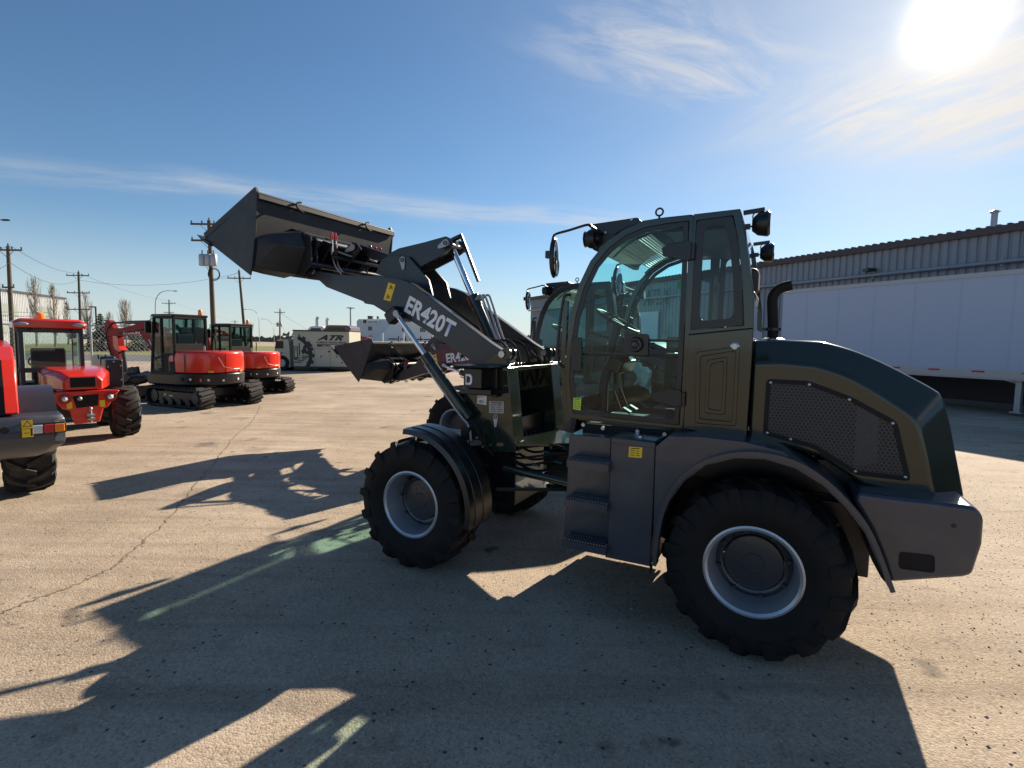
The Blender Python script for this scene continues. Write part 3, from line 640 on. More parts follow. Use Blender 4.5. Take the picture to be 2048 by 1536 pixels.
    b = B(); b.box((cb0[0]-.01, 0, cb0[1]), (.05, 1.04, .035)); b.box((cb0[0]+.12, 0, 1.55), (.02, .74, .26)); b.build('tower_crossbar', 'olive', root, bevel=.006)
    b = B(); b.box((cb0[0]+.20, 0, 1.32), (.02, .74, .60)); b.build('tower_inner_panel', 'blackm', root)
    b = B(); bt = [(1.98, .50), (1.50, .22), (1.36, .16), (1.36, -.16), (1.50, -.22), (1.98, -.50)]; zb = F.s2(1043, 885, .45)[1]
    b.prism([(x, y, 1.0) for x, y in bt], (0, 0, .03)); b.prism([(x, y, .62) for x, y in bt], (0, 0, .03)); b.lathe([(1e-4, .5), (.05, .5), (.05, 1.06), (1e-4, 1.06)], (1.42, 0, 0), 'z', 16); b.build('hinge_plate', 'olive', root, bevel=.004)
    b = B(); b.box((2.45, 0, .70), (1.1, .60, .50)); b.box((1.45, 0, .80), (.5, .20, .26)); b.box((2.2, 0, 1.05), (.5, .66, .3)); b.build('front_chassis', 'black', root, bevel=.01)
    b = B()
    for (y, z, dx) in ((.18, .92, .0), (.24, .88, .05), (.28, .94, .1), (.12, .97, .02), (.20, .83, -.04), (.26, .79, .06)):
        b.tube(smooth_line([(2.0, y, z), (1.75+dx, y+.08, z-.05), (1.45, y+.06, z+.03), (1.15, y+.02, z)], 5), .011, 8)
    rh = random.Random(3)
    for k in range(7): y = .34-.09*k; b.tube(smooth_line([(1.93, y, 1.0+.01*k), (1.80+.05*rh.random(), y+.02, .98), (1.62, y*.8, 1.02-.02*k), (1.38, y*.7+.05, .98+.03*rh.random()), (1.14, y*.8, .98)], 5), .010+.004*(k % 2), 8)
    for k in range(4): y = .30-.2*k; b.tube(smooth_line([(2.02, y, 1.45), (1.97, y, 1.66), (2.06, y*.9, 1.86), (2.30, y*.9, 1.86), (2.50, y*.8, 1.72)], 6), .011, 8)
    b.build('hydraulic_hose', 'blackm', root, smooth=True)
    b = B()
    for y, z, x in ((.30, .95, 1.62), (.32, .88, 1.50), (.28, .99, 1.44), (.33, .84, 1.70), (.30, .93, 1.35)): b.tube([(x-.04, y, z), (x+.03, y, z+.01)], .013, 8)
    b.tube([(1.3, .40, .75), (1.95, .40, .80)], .035, 12); b.tube([(1.3, .40, .75), (1.12, .42, .74)], .018, 10); b.build('steering_cylinder', 'olive', root, smooth=True)
    # --- decals on the tower
    stick(root, F, [(955, 784), (974, 786), (973, 810), (954, 807)], .4725, 'white', 'noise_label', lines=0)
    q0 = F.s3(956.5, 805.5, .4735); text('101', 'ink', root, q0, (-1, 0, -.03), (0, 0, 1), .036, name='lettering', bold=.02, width=.045)
    q0 = F.s3(969, 806, .4735); text('dB', 'blue', root, q0, (-1, 0, -.03), (0, 0, 1), .014, name='lettering')
    q0 = F.s3(957, 794, .4735); text('Lwa', 'blue', root, q0+Vector((-.03, 0, 0)), (-1, 0, -.03), (0, 0, 1), .014, name='lettering')
    b = B(); b.lathe([(.008, 0), (.013, 0), (.013, .001), (.008, .001)], (q0.x-.008, .4733, q0.z+.008), n=16); b.build('logo', 'blue', root)
    stick(root, F, [(978, 802), (1008, 803), (1008, 827), (978, 826)], .4725, 'tan', 'type_plate', lines=5)
    q0 = F.s3(999, 809, .4738); text('CE', 'ink', root, q0, (-1, 0, 0), (0, 0, 1), .018, name='lettering', bold=.01)
    b = B(); q = F.s2(992, 834, .472); pinplate(b, q[0], q[1], .472, .004, -.075, .022); kp = b.build('key_sticker', 'silver', root)
    b = B(); b.lathe([(.007, 0), (.016, 0), (.016, .001), (.007, .001)], (q[0], .4795, q[1]), n=20); b.build('logo', 'ink', root)
    # headlight boxes on the tower
    for sd in (1, -1):
        q = F.s3(970, 757, .50); b = B(); c0 = Vector((q.x, .60*sd, q.z)); b.box(c0+Vector((.0, 0, .012)), (.17, .20, .16)); b.box(c0+Vector((.0, -.0, .105)), (.34, .28, .018)); b.box(c0+Vector((-.0, -.05*sd, -.10)), (.30, .22, .05)); b.box(c0+Vector((-.10, -.10*sd, -.02)), (.05, .05, .26))
        hl = b.build('headlight', 'black', root, bevel=.012)
        b = B(); b.lathe([(1e-4, .105), (.04, .10), (.055, .088)], c0, 'x', 20); b.build('headlight_lens', 'lens', hl, smooth=True)
        b = B(); q = F.s3(956, 743, .70); b.ring([(c0.x+.062, c0.z+.045), (c0.x+.015, c0.z+.045), (c0.x+.0, c0.z+.025), (c0.x+.0, c0.z-.02), (c0.x+.015, c0.z-.04), (c0.x+.062, c0.z-.04)], [(c0.x+.055, c0.z+.028), (c0.x+.03, c0.z+.028), (c0.x+.018, c0.z+.018), (c0.x+.018, c0.z-.012), (c0.x+.03, c0.z-.024), (c0.x+.055, c0.z-.024)], .7005*sd, .704*sd); b.build('lamp_mark', 'white', hl)
    # --- front fenders
    arcf = [(838, 857), (866, 850), (892, 858), (920, 882), (946, 915), (963, 950), (971, 990)]
    af = [Vector(p) for p in P(arcf, .96)]
    # outer edge of the fender as a circle round the axle
    for sd in (1, -1):
        b = B(); lo = []
        for k in range(25):
            t = R(112)-k/24*R(112+16); rr_ = .655; lo.append([(2.54+rr_*math.cos(t+math.pi/2-R(90))*-1, y*sd, .56+rr_*math.sin(t)) for y in (.97, .955, .56, .56, .955, .97)])
        lo = []
        for k in range(25):
            t = R(86)+k/24*R(106); ring_ = []
            for y, dr_ in ((.972, -.03), (.962, .010), (.90, .016), (.64, .016), (.64, -.003), (.90, -.003), (.955, -.02), (.96, -.03)): rr_ = .588+dr_; ring_.append((2.54+rr_*math.cos(t), y*sd, .56+rr_*math.sin(t)))
            lo.append(ring_)
        b.loft(lo)
        fd = b.build('front_fender', 'black', root, smooth=True, ang=35)
        b = B()
        for yy in (.87, .75):
            lo = []
            for k in range(20):
                t = R(90)+k/19*R(100); lo.append([(2.54+(.588+e)*math.cos(t), (yy+d_)*sd, .56+(.588+e)*math.sin(t)) for d_, e in ((.035, .015), (.026, .022), (-.026, .022), (-.035, .015))])
            b.loft(lo)
        b.build('fender_rib', 'black', fd, smooth=True, ang=35)
        b = B(); b.bar((2.2, .58*sd, 1.02), (2.15, .40*sd, 1.0), .05, .04)
        for x_, z_ in ((2.12, .98), (2.18, 1.05), (2.05, 1.0), (2.2, .93)): b.lathe([(1e-4, .012*sd), (.010, .012*sd), (.012, 0)], (x_, .475*sd, z_), n=8)
        b.build('fender_bracket', 'steel', fd, smooth=True)
    return root
def stick(root, F, quad, y, mat, name, lines=0, dy=.0012):
    a = F.poly(quad, y); b = B(); b.xz(a, y, y+dy); o = b.build(name, mat, root)
    if lines:
        tl, tr, br, bl_ = [Vector(k) for k in a]; b = B()
        for i in range(lines):
            v = (i+.7)/(lines+.6)
            for j in range(2):
                u0, u1 = (.12, .42+.1*random.random()) if j == 0 else (.55, .75+.15*random.random())
                if i == 0 and j: continue
                h = .10/max(1, lines/3)*.8
                if i == 0: u0, u1 = .15, .8; h *= 1.4
                q = [tl.lerp(tr, u).lerp(bl_.lerp(br, u), w_) for u, w_ in ((u0, v-h/2), (u1, v-h/2), (u1, v+h/2), (u0, v+h/2))]
                b.xz([tuple(k) for k in q], y+dy, y+dy+.0006)
        b.build('print', 'ink', o)
    return o
def make_boom(root):
    """boom, rocker, bucket in machine coordinates; returns lists of parts"""
    F = MF; P = lambda pts, y: F.poly(pts, y); boom = []; buck = []
    arm = [(611, 549), (622, 541), (638, 542), (679, 549), (761, 552), (802, 558), (825, 568), (849, 586), (911, 633), (980, 685), (1003, 700), (1018, 712), (1020, 726), (1010, 742), (985, 742), (965, 734), (954, 729), (896, 691), (850, 660), (820, 641), (796, 633), (770, 625), (746, 610), (729, 607), (726, 603), (652, 574), (638, 561), (614, 558)]
    a = P(arm, .46)
    for sd in (1, -1):
        b = B(); b.xz(a, .46*sd, .38*sd)
        boom.append(b.build('boom_arm', 'grey', root, bevel=.006))
        b = B(); q = F.s2(624, 541, .47); pinplate(b, q[0], q[1], .467*sd, .01, .08, .038); q = F.s2(795, 632, .47); b.lathe([(1e-4, -.16*sd), (.05, -.16*sd), (.05, .05*sd), (1e-4, .05*sd)], (q[0], .46*sd, q[1]), n=20)
        boom.append(b.build('pin_plate', 'galv', root, bevel=.002))
        b = B(); q = F.s2(798, 630, .46); b.box((q[0]+.02, .50*sd, q[1]-.005), (.15, .10, .12), Matrix.Rotation(.6, 3, 'Y')); boom.append(b.build('cylinder_clevis', 'black', root, bevel=.02))
        b = B(); q = F.s2(792, 627, .55); pinplate(b, q[0], q[1], .553*sd, -.03, -.03, .03); boom.append(b.build('pin_keeper', 'galv', root))
    b = B(); q = F.s2(742, 582, .42); b.lathe([(1e-4, -.40), (.09, -.40), (.09, .40), (1e-4, .40)], (q[0], 0, q[1]), n=24); boom.append(b.build('cross_tube', 'grey', root, smooth=True))
    # centre towers for the rocker (two plates)
    cp = P([(756, 548), (768, 520), (783, 513), (800, 512), (822, 514), (862, 560), (870, 592), (868, 600), (850, 590), (812, 562), (780, 556)], .12)
    b = B()
    for y0, y1 in ((.16, .135), (-.135, -.16)): b.xz(cp, y0, y1)
    boom.append(b.build('rocker_bracket', 'grey', root, bevel=.004))
    rk = P([(770, 520), (778, 508), (800, 497), (850, 485), (893, 473), (902, 477), (906, 487), (901, 500), (880, 515), (838, 537), (812, 540), (795, 545), (776, 540)], .10)
    b = B(); b.xz(rk, .12, .09); b.xz(rk, -.09, -.12); bx = P([(845, 500), (880, 490), (884, 503), (850, 520)], .10); b.xz(bx, .09, -.09)
    boom.append(b.build('rocker_arm', 'grey', root, bevel=.006))
    b = B()
    for px, py, dx, dz in ((805, 520, -.01, -.08), (891, 486, .07, -.03)):
        q = F.s2(px, py, .165); pinplate(b, q[0], q[1], .165, dx, dz, .034); pinplate(b, q[0], q[1], -.171, dx, dz, .034); b.lathe([(1e-4, -.165), (.02, -.165), (.02, .177), (1e-4, .177)], (q[0], 0, q[1]), n=14)
    boom.append(b.build('rocker_pin', 'galv', root, bevel=.001))
    b = B()
    for px, py in ((805, 520), (891, 486)): q = F.s2(px, py, .17); b.lathe([(.010, 0), (.020, 0), (.020, .004), (.010, .004)], (q[0], .1775, q[1]), n=14)
    boom.append(b.build('pin_ring', 'ink', root))
    # level gauge rod on the rocker end
    b = B(); A0, A1 = F.s3(921, 468, -.02), F.s3(957, 563, -.02); b.bar(A0, A1, .03, .022, up=(0, 1, 0)); q = F.s3(905, 480, -.02); b.bar(q, A0+Vector((0, 0, -.02)), .05, .03); b.box(F.s3(910, 487, 0), (.05, .05, .05)); boom.append(b.build('level_gauge', 'black', root, bevel=.003))
    # tilt link between rocker and bucket
    b = B(); b.bar(F.s3(790, 522, 0), F.s3(706, 493, 0), .07, .09, up=(0, 0, 1)); boom.append(b.build('tilt_link', 'black', root, bevel=.01))
    # hydraulic hoses that run along the boom
    b = B()
    for k, y in enumerate((.20, .25, -.22)):
        b.tube(smooth_line([(1.9, y, 1.62+.03*k), (2.15, y, 1.86), (2.5, y, 1.98-.02*k), (3.0, y, 2.24), (3.5, y, 2.42), (4.0, y*.8, 2.55)], 5), .011, 8)
    boom.append(b.build('hydraulic_hose', 'blackm', root, smooth=True))
    # lettering and stickers on the boom
    for sd in (1,):
        o = F.s3(808, 612, .4625); e = F.s3(889, 670, .4625); xd = (e-o); up = Vector((0, 1, 0)).cross(xd) if False else Vector((-xd.z, 0, xd.x)).normalized()
        if up.z < 0: up = -up
        bl = F.s3(807, 620, .4625); br_ = F.s3(900, 676, .4625); xd = br_-bl; up = Vector((xd.z, 0, -xd.x)).normalized()
        if up.z < 0: up = -up
        boom.append(text('ER420T', 'whitelet', root, bl, xd, up, .205, name='lettering', bold=.034, width=xd.length, depth=.0))
    stk = stick(root, F, [(777, 565), (791, 569), (781, 603), (767, 599)], .4605, 'yellow', 'warning_sticker', lines=0); boom.append(stk)
    q0 = F.s3(779, 584, .462); b = B()
    for c_ in ((782, 574), (776, 593)):
        q = F.s2(*c_, .462); b.ring([(q[0]+.026, q[1]-.018), (q[0]-.026, q[1]-.018), (q[0], q[1]+.026)], [(q[0]+.018, q[1]-.013), (q[0]-.018, q[1]-.013), (q[0], q[1]+.016)], .462, .4625)
        b.xz([(q[0]+.008, q[1]-.008), (q[0]-.006, q[1]-.010), (q[0]-.010, q[1]+.002), (q[0]+.002, q[1]+.006)], .462, .4625)
    b.build('print', 'ink', stk)
    # ---------------- bucket
    Wb = .95
    T, Bt, Fp = Vector(F.s2(514, 386, Wb)), Vector(F.s2(503, 541, Wb)), Vector(F.s2(411, 480, Wb))
    crease = T.lerp(Bt, .55)+Vector((-.006, 0))
    prof = [T, T.lerp(crease, .5)+Vector((-.002, 0)), crease, Bt+Vector((.0, .04)), Bt+Vector((.05, 0)), Fp]
    t_ = .012
    b = B(); ins_ = [p+Vector((.02, 0)) for p in prof[:3]]+[prof[3]+Vector((.02, .01)), prof[4]+Vector((.0, .02)), Fp+Vector((-.0, .02))]
    lo = [[(p.x, y, p.y) for p in prof]+[(p.x, y, p.y) for p in reversed(ins_)] for y in (Wb-.01, -Wb+.01)]
    b.loft(lo); sh = b.build('bucket', 'bucket', root, bevel=.003); buck.append(sh)
    for sd in (1, -1):
        b = B(); b.xz([tuple(T)]+[tuple(p+Vector((-.004, 0))) for p in prof[1:4]]+[tuple(Bt+Vector((.02, -.045))), tuple(Fp), tuple(Fp.lerp(T, .03)+Vector((.02, .02)))], Wb*sd, (Wb-.015)*sd)
        n = (Fp-T).normalized(); o_ = Vector((-n.y, n.x));
        if o_.y < 0: o_ = -o_
        w_ = o_*.075
        b.xz([tuple(T), tuple(Fp), tuple(Fp+w_), tuple(T+w_*.9)], Wb*sd, (Wb-.03)*sd)
        b.build('bucket_side', 'bucket', sh, bevel=.003)
    b = B(); d = (Fp-prof[4]).normalized(); up = Vector((-d.y, d.x)); b.xz([tuple(Fp+d*.13), tuple(Fp-d*.10+up*.012), tuple(Fp-d*.10-up*.02), tuple(Fp+d*.02-up*.02)], Wb+.02, -Wb-.02); b.build('cutting_edge', 'bucket', sh, bevel=.002)
    b = B(); b.tube([(T.x+.0, Wb, T.y-.0), (T.x+.0, -Wb, T.y-.0)], .015, 12); b.xz([(T.x-.022, T.y-.01), (T.x-.022, T.y-.05), (T.x-.004, T.y-.06), (T.x, T.y-.01)], Wb-.005, -Wb+.005); b.build('top_lip', 'bucket', sh, bevel=.003)
    b = B()
    for y in (.48, -.48):
        b.tube([(T.x-.03+.045*math.cos(a)*.4-.02, y+.07*math.sin(a), T.y-.03+.05*math.cos(a)) for a in [math.pi*k/10 for k in range(11)]], .010, 8)
    b.build('lifting_eye', 'black', sh, smooth=True)
    # lower box on the bucket back and gusset plates
    b = B(); cz = crease; g0 = Bt
    gx = [(cz.x+.0, cz.y+.02), (cz.x-.06, cz.y+.02), (cz.x-.16, cz.y-.10), (g0.x-.10, g0.y+.02), (g0.x+.05, g0.y-.02), (g0.x+.1, g0.y+.05)]
    gs = [(cz.x+.005, cz.y-.0), (cz.x-.004, cz.y-.01), (cz.x-.008, cz.y-.06), (g0.x-.012, g0.y+.04), (g0.x+.05, g0.y+.0), (g0.x+.1, g0.y+.05)]; gx = [(cz.x+.02, cz.y+.12), (cz.x-.16, cz.y+.10), (cz.x-.24, cz.y-.06), (g0.x-.16, g0.y+.0), (g0.x+.03, g0.y-.03), (g0.x+.1, g0.y+.05)]
    for sd in (1, -1): b.loft([[(x, .92*sd, z) for x, z in gs], [(x, .80*sd, z) for x, z in [(p[0]*.5+q[0]*.5, p[1]*.5+q[1]*.5) for p, q in zip(gs, gx)]], [(x, .56*sd, z) for x, z in gx]])
    b.build('heel_box', 'bucket', sh, bevel=.01)
    b = B()
    gp_ = [(cz.x+.01, cz.y+.14), (cz.x-.05, cz.y+.14), (cz.x-.30, cz.y+.04), (cz.x-.30, cz.y-.22), (g0.x-.22, g0.y-.02), (g0.x+.0, g0.y+.02)]
    for y in (.55, .48, .22, -.22, -.48, -.55): b.xz(gp_, y+.01, y-.01)
    b.build('hanger_plate', 'black', sh, bevel=.003)
    b = B(); b.tube([(cz.x-.22, .56, cz.y+.02), (cz.x-.22, -.56, cz.y+.02)], .045, 16); b.tube([(cz.x-.27, .56, cz.y-.22), (cz.x-.27, -.56, cz.y-.22)], .03, 14); b.box((cz.x-.10, 0, cz.y+.10), (.10, 1.0, .02)); b.build('coupler_tube', 'grey', sh, smooth=True)
    # quick coupler: two uprights, braces
    b = B()
    pin = F.s2(624, 541, .42); top = (cz.x-.36, cz.y-.02)
    for y in (.50, .36, -.36, -.50): b.xz([(pin[0]+.06, pin[1]-.05), (pin[0]-.06, pin[1]-.05), (pin[0]-.07, pin[1]+.05), (top[0]-.02, top[1]+.02), (top[0]+.10, top[1]+.06), (top[0]+.14, top[1]-.10), (pin[0]+.12, pin[1]+.04)], y+.012, y-.012)
    for y in (.10, -.10): b.xz([(top[0]-.16, top[1]+.0), (top[0]-.10, top[1]+.07), (top[0]+.02, top[1]+.05), (pin[0]+.06, pin[1]-.0), (pin[0]-.02, pin[1]-.04)], y+.012, y-.012)
    b.box((pin[0]+.04, 0, pin[1]+.02), (.06, .98, .10)); b.bar((top[0]-.05, .34, top[1]), (pin[0]-.03, .12, pin[1]), .02, .05); b.bar((top[0]-.05, -.34, top[1]), (pin[0]-.03, -.12, pin[1]), .02, .05)
    b.bar((top[0]+.02, .34, top[1]-.10), (top[0]-.05, -.34, top[1]-.12), .03, .03)
    cpl = b.build('quick_coupler', 'black', root, bevel=.004); buck.append(cpl)
    b = B(); q = F.s2(706, 495, .12); pinplate(b, q[0], q[1], .125, .09, -.03, .034); b.build('coupler_pin_plate', 'galv', cpl)
    b = B()
    for y in (.30, .25): b.lathe([(1e-4, 0), (.016, 0), (.018, .05), (.012, .055), (.012, .075), (1e-4, .075)], (cz.x-.31, y, cz.y+.055), 'z', 12)
    b.build('coupling_cap', 'redlens', cpl, smooth=True)
    b = B()
    for y in (.30, .25): b.tube([(cz.x-.31, y, cz.y-.09), (cz.x-.31, y, cz.y+.06)], .013, 10); b.tube(smooth_line([(cz.x-.31, y, cz.y-.09), (cz.x-.30, y-.05, cz.y-.2), (cz.x-.34, y-.10, cz.y-.28)], 4), .009, 8)
    for y in (.05, -.30): b.tube(smooth_line([(cz.x-.36, y, cz.y-.05), (cz.x-.40, y+.06, cz.y-.09), (cz.x-.34, y+.2, cz.y-.06)], 4), .009, 8)
    b.build('hydraulic_coupling', 'galv', cpl, smooth=True)
    b = B()
    for y in (-.18, -.26, -.34): b.sphere((cz.x-.38, y, cz.y+.06), .018)
    b.build('coupling_cap', 'redlens', cpl, smooth=True)
    return boom, buck, Vector((pin[0], 0, pin[1]))
def cyl(root, A, Bp, C_, r, rod, name, fr=.5):
    """barrel from A to C_, rod on to Bp"""
    b = B(); A, Bp, C_ = Vector(A), Vector(Bp), Vector(C_); d = (C_-A).normalized()
    b.tube([A, C_-d*.10], r, 20); b.tube([C_-d*.10, C_], r*1.14, 20); b.tube([A-d*.001, A+d*.04], r*1.1, 20); o = b.build(name, 'olive', root, smooth=True)
    b = B(); b.tube([C_-d*.05, Bp], rod, 16); b.build('rod', 'chrome', o, smooth=True)
    return o

L1 = make_loader()
bo, bu, BPIN = make_boom(L1)
def split_loose(names, lists):
    for o in [k for k in bpy.data.objects if k.type == 'MESH' and k.name.split('.')[0] in names]:
        me = o.data; n = len(me.vertices); par = list(range(n))
        def fd(a):
            while par[a] != a: par[a] = par[par[a]]; a = par[a]
            return a
        for e in me.edges: a, c = fd(e.vertices[0]), fd(e.vertices[1]); par[a] = c
        comp = {}
        for p in me.polygons: comp.setdefault(fd(p.vertices[0]), []).append(p)
        if len(comp) < 2: continue
        sm = me.polygons[0].use_smooth; mesh_list = []
        for ps in comp.values():
            ids = sorted({v for p in ps for v in p.vertices}); mp = {v: i for i, v in enumerate(ids)}
            m2 = bpy.data.meshes.new(me.name); m2.from_pydata([me.vertices[v].co[:] for v in ids], [], [tuple(mp[v] for v in p.vertices) for p in ps]); m2.materials.append(me.materials[0])
            if sm: m2.shade_smooth(); m2.set_sharp_from_angle(angle=R(35))
            mesh_list.append(m2)
        o.data = mesh_list[0]
        for m2 in mesh_list[1:]:
            c = o.copy(); c.data = m2; COL.objects.link(c)
            for l_ in lists:
                if o in l_: l_.append(c)
split_loose({'step_box', 'screw', 'heel_box', 'rocker_pin', 'mud_flap', 'bolt', 'lock_screw', 'rocker_bracket', 'hanger_plate', 'pin_ring', 'lifting_eye', 'coupling_cap', 'pedal', 'hydraulic_coupling', 'hydraulic_hose', 'oil_pipe', 'oil_hose', 'tower_plate', 'pin_plate', 'hinge_plate', 'red_canister', 'door_trim', 'door_bar'}, (bo, bu))
def cylinders(root, lift_top, tilt_top, tele=True):
    F = MF
    for sd in (1, -1):
        A = Vector((2.22, .53*sd, 1.22)); T_ = Vector((lift_top[0], .53*sd, lift_top[1])); d = (T_-A)
        c = cyl(root, A, T_, A+d*.60, .043, .022, 'lift_cylinder')
        b = B(); off = Vector((.0, .03*sd, -.065)); b.tube(smooth_line([A+d*.58+off, A+d*.50+off, A+d*.12+off, A+Vector((-.02, .05*sd, -.06)), A+Vector((-.04, .04*sd, -.22))], 4), .010, 8)
        b.build('oil_pipe', 'galv', c, smooth=True)
        b = B(); b.tube(smooth_line([A+Vector((-.04, .04*sd, -.18)), A+Vector((-.0, .03*sd, -.34)), A+Vector((-.15, -.06*sd, -.40))], 4), .015, 8); b.tube(smooth_line([A+Vector((.0, .06*sd, -.14)), A+Vector((-.07, .06*sd, -.04)), A+Vector((-.13, .03*sd, -.16)), A+Vector((-.2, -.04*sd, -.30))], 5), .014, 8)
        b.build('oil_hose', 'blackm', c, smooth=True)
    A = Vector((2.24, 0, 1.70)); T_ = Vector((tilt_top[0], 0, tilt_top[1])); d = T_-A
    c = cyl(root, A, T_, A+d*.55, .055, .030, 'tilt_cylinder')
    b = B(); n = Vector((-.95, 0, .3)).normalized()
    for k, y in enumerate((.06, .02, -.03)):
        o = n*(.085+.012*k); b.tube(smooth_line([A+d*.50+n*.05+Vector((0, y, 0)), A+d*.52+o*1.3+Vector((0, y, 0)), A+d*.44+o*1.35+Vector((0, y, 0)), A+d*.20+o*1.05+Vector((0, y, 0)), A+d*-.05+o+Vector((0, y, 0))], 5), .011, 8)
    b.build('oil_pipe', 'galv', c, smooth=True)
cylinders(L1, MF.s2(795, 632, .53), MF.s2(903, 492, 0))

# ------------------------------------------------------------ second grey-boomed loader behind the first
def second_loader():
    skip = {'lift_cylinder', 'tilt_cylinder', 'noise_label', 'type_plate', 'key_sticker', 'lamp_mark'}
    O2 = Vector((1.79, 7.70, 0)); d = O2-MF.o
    boomset, buckset = set(o.name for o in bo), set(o.name for o in bu)
    Rb, Ra = Matrix.Rotation(R(34), 4, 'Y'), Matrix.Rotation(R(-15), 4, 'Y')
    T_ = Matrix.Translation
    MB_ = T_(PIV) @ Rb @ T_(-PIV); MK = T_(MB_ @ BPIN) @ Ra @ T_(-(BPIN))
    root = L1.copy(); COL.objects.link(root); root.location = O2
    tag(root, 'red and black compact wheel loader with lowered grey bucket parked behind the green one')
    def rec(o, par):
        for ch in [k for k in ALL if k.parent == o]:
            n0 = ch.name.split('.')[0]
            if n0 in skip or (o is not L1 and False): continue
            c = ch.copy(); COL.objects.link(c); c.parent = par
            if c.type == 'MESH':
                for s in c.material_slots:
                    if s.material and s.material.name.startswith('olive'):
                        s.link = 'OBJECT'; s.material = M['grey'] if n0 == 'hood' else M['redd'] if n0 in ('tower_plate', 'tower_crossbar', 'hinge_plate') else M['black']
            if ch.name in boomset: c.matrix_local = MB_
            elif ch.name in buckset: c.matrix_local = MK
            rec(ch, c)
    ALL = list(bpy.data.objects); rec(L1, root)
    lt, tt = MF.s2(795, 632, .53), MF.s2(903, 492, 0)
    a = MB_ @ Vector((lt[0], 0, lt[1])); c = MB_ @ Vector((tt[0], 0, tt[1]))
    cylinders(root, (a.x, a.z), (c.x, c.z))
    b = B(); 
    return root
L2 = second_loader()

# ------------------------------------------------------------ red machines on the left
def red_compact(F, label):
    """low red articulated loader with flat roofed cab, seen from behind"""
    root = empty('compact_loader', F.o, F.rz); tag(root, label, 'loader')
    X = -.95
    rp = lambda pts, x=X: [F.f3(a, b_, x) for a, b_ in pts]
    for x in (0, 1.7):
        for sd in (1, -1): wheel(root, x, .64*sd, .465, sd, Ro=.47, w=.38, rr=.215, tmat='tyredirty', rmat='redd', hmat='redd', lugs=13, hubr=.12, rot=.1*x+.15, lh=.055, lw=.085)
    # hood: lofted along x from cab to tail
    yl, yr = rp([(126, 745)])[0].y, rp([(203, 742)])[0].y; ym = (yl+yr)/2; W2 = (yl-yr)/2
    zt = rp([(203, 742)])[0].z; zb = rp([(150, 820)])[0].z; zm = rp([(120, 783)])[0].z
    def sec(x, w, z1, z0, ch=.08): return [(x, ym+w, z0), (x, ym+w*1.02, z1-ch), (x, ym+w-ch*.8, z1), (x, ym-w+ch*.8, z1), (x, ym-w*1.02, z1-ch), (x, ym-w, z0)]
    b = B(); b.loft([sec(.30, W2*1.9, zt+.04, zm), sec(-.25, W2*1.8, zt+.02, zm), sec(-.70, W2*1.35, zt+.0, zm), sec(X, W2*1.02, zt-.08, zm+.005)]); hood = b.build('hood', 'red', root, bevel=.03, seg=3)
    b = B(); b.box((X-.006, ym, (zt+zm)/2-.02), (.02, W2*1.35, (zt-zm)*.52)); b.build('grille', 'blackm', hood, bevel=.01)
    # tail panel
    zt2 = zm-.005; tp = [(ym+W2*1.35, zt2), (ym-W2*1.35, zt2), (ym-W2*1.95, zt2-.01), (ym-W2*1.25, zb+.02), (ym-W2*1.0, zb-.0), (ym-W2*.78, zb-.22), (ym+W2*.55, zb-.24), (ym+W2*.8, zb), (ym+W2*1.15, zb+.03), (ym+W2*1.75, zt2-.06)]
    b = B(); b.prism([(X-.03, y, z) for y, z in tp], (.10, 0, 0)); b.box((X+.35, ym, (zt2+zb)/2), (.7, W2*1.7, zt2-zb)); tail = b.build('tail_panel', 'red', root, bevel=.02)
    b = B(); hh = zt2-zb; b.prism([(X-.034, ym+y, zb+z) for y, z in ((W2*.62, hh*.74), (-W2*.78, hh*.80), (-W2*.70, hh*.18), (W2*.42, hh*.10))], (.02, 0, 0)); b.build('tail_opening', 'blackm', tail, bevel=.004)
    b = B(); b.sphere((X-.05, ym+W2*.25, zb+hh*.6), .035); b.build('filler_cap', 'galv', tail, smooth=True)
    for sg in (1, -1):
        y = ym+W2*1.2*sg+(-.05); zc = zb+hh*.62
        b = B(); b.lathe([(1e-4, -.0), (.085, 0), (.09, .02), (1e-4, .02)], (X-.04, y, zc), 'x', 20); lp = b.build('tail_lamp_housing', 'redd', tail)
        b = B(); b.lathe([(1e-4, -.03), (.028, -.018), (.040, -.005), (.042, .01)], (X-.045, y, zc), 'x', 18); b.build('tail_lamp', 'lens', lp, smooth=True)
        b = B(); b.box((X-.036, ym+W2*.86*sg-.02, zb+hh*.28), (.004, .07, .11)); b.build('warning_sticker', 'yellow', tail)
    b = B(); hy, hz = ym-W2*.25, zb-.09; b.box((X-.10, hy, hz), (.14, .10, .03)); b.box((X-.10, hy, hz-.06), (.14, .10, .03)); b.tube([(X-.13, hy, hz+.10), (X-.13, hy, hz-.12)], .018, 10); b.sphere((X-.13, hy, hz+.11), .028); b.build('hitch', 'galv', tail, smooth=True)
    # cab
    cx0 = .20; c_ = rp([(32, 660), (166, 664), (168, 745)], cx0); yl2, yr2 = c_[0].y, c_[1].y; zr = 2.0; zf = zt-.05
    b = B()
    for y in (yl2-.05, yr2+.03):
        b.bar((cx0, y, zf), (cx0+.02, y, zr), .07, .06, up=(0, 1, 0)); b.bar((cx0+1.15, y, .75), (cx0+1.0, y, zr), .07, .06, up=(0, 1, 0)); b.bar((cx0, y, .78), (cx0+1.15, y, .78), .06, .08); b.bar((cx0+.55, y, .78), (cx0+.55, y, zr), .04, .04, up=(0, 1, 0)); b.bar((cx0, y, .78), (cx0, y, zf+.1), .07, .06, up=(0, 1, 0))
    b.bar((cx0, yl2, zf+.03), (cx0, yr2, zf+.03), .06, .08); b.bar((cx0, yl2, zr-.06), (cx0, yr2, zr-.06), .05, .08)
    cf = b.build('cab_frame', 'grey', root, bevel=.008)
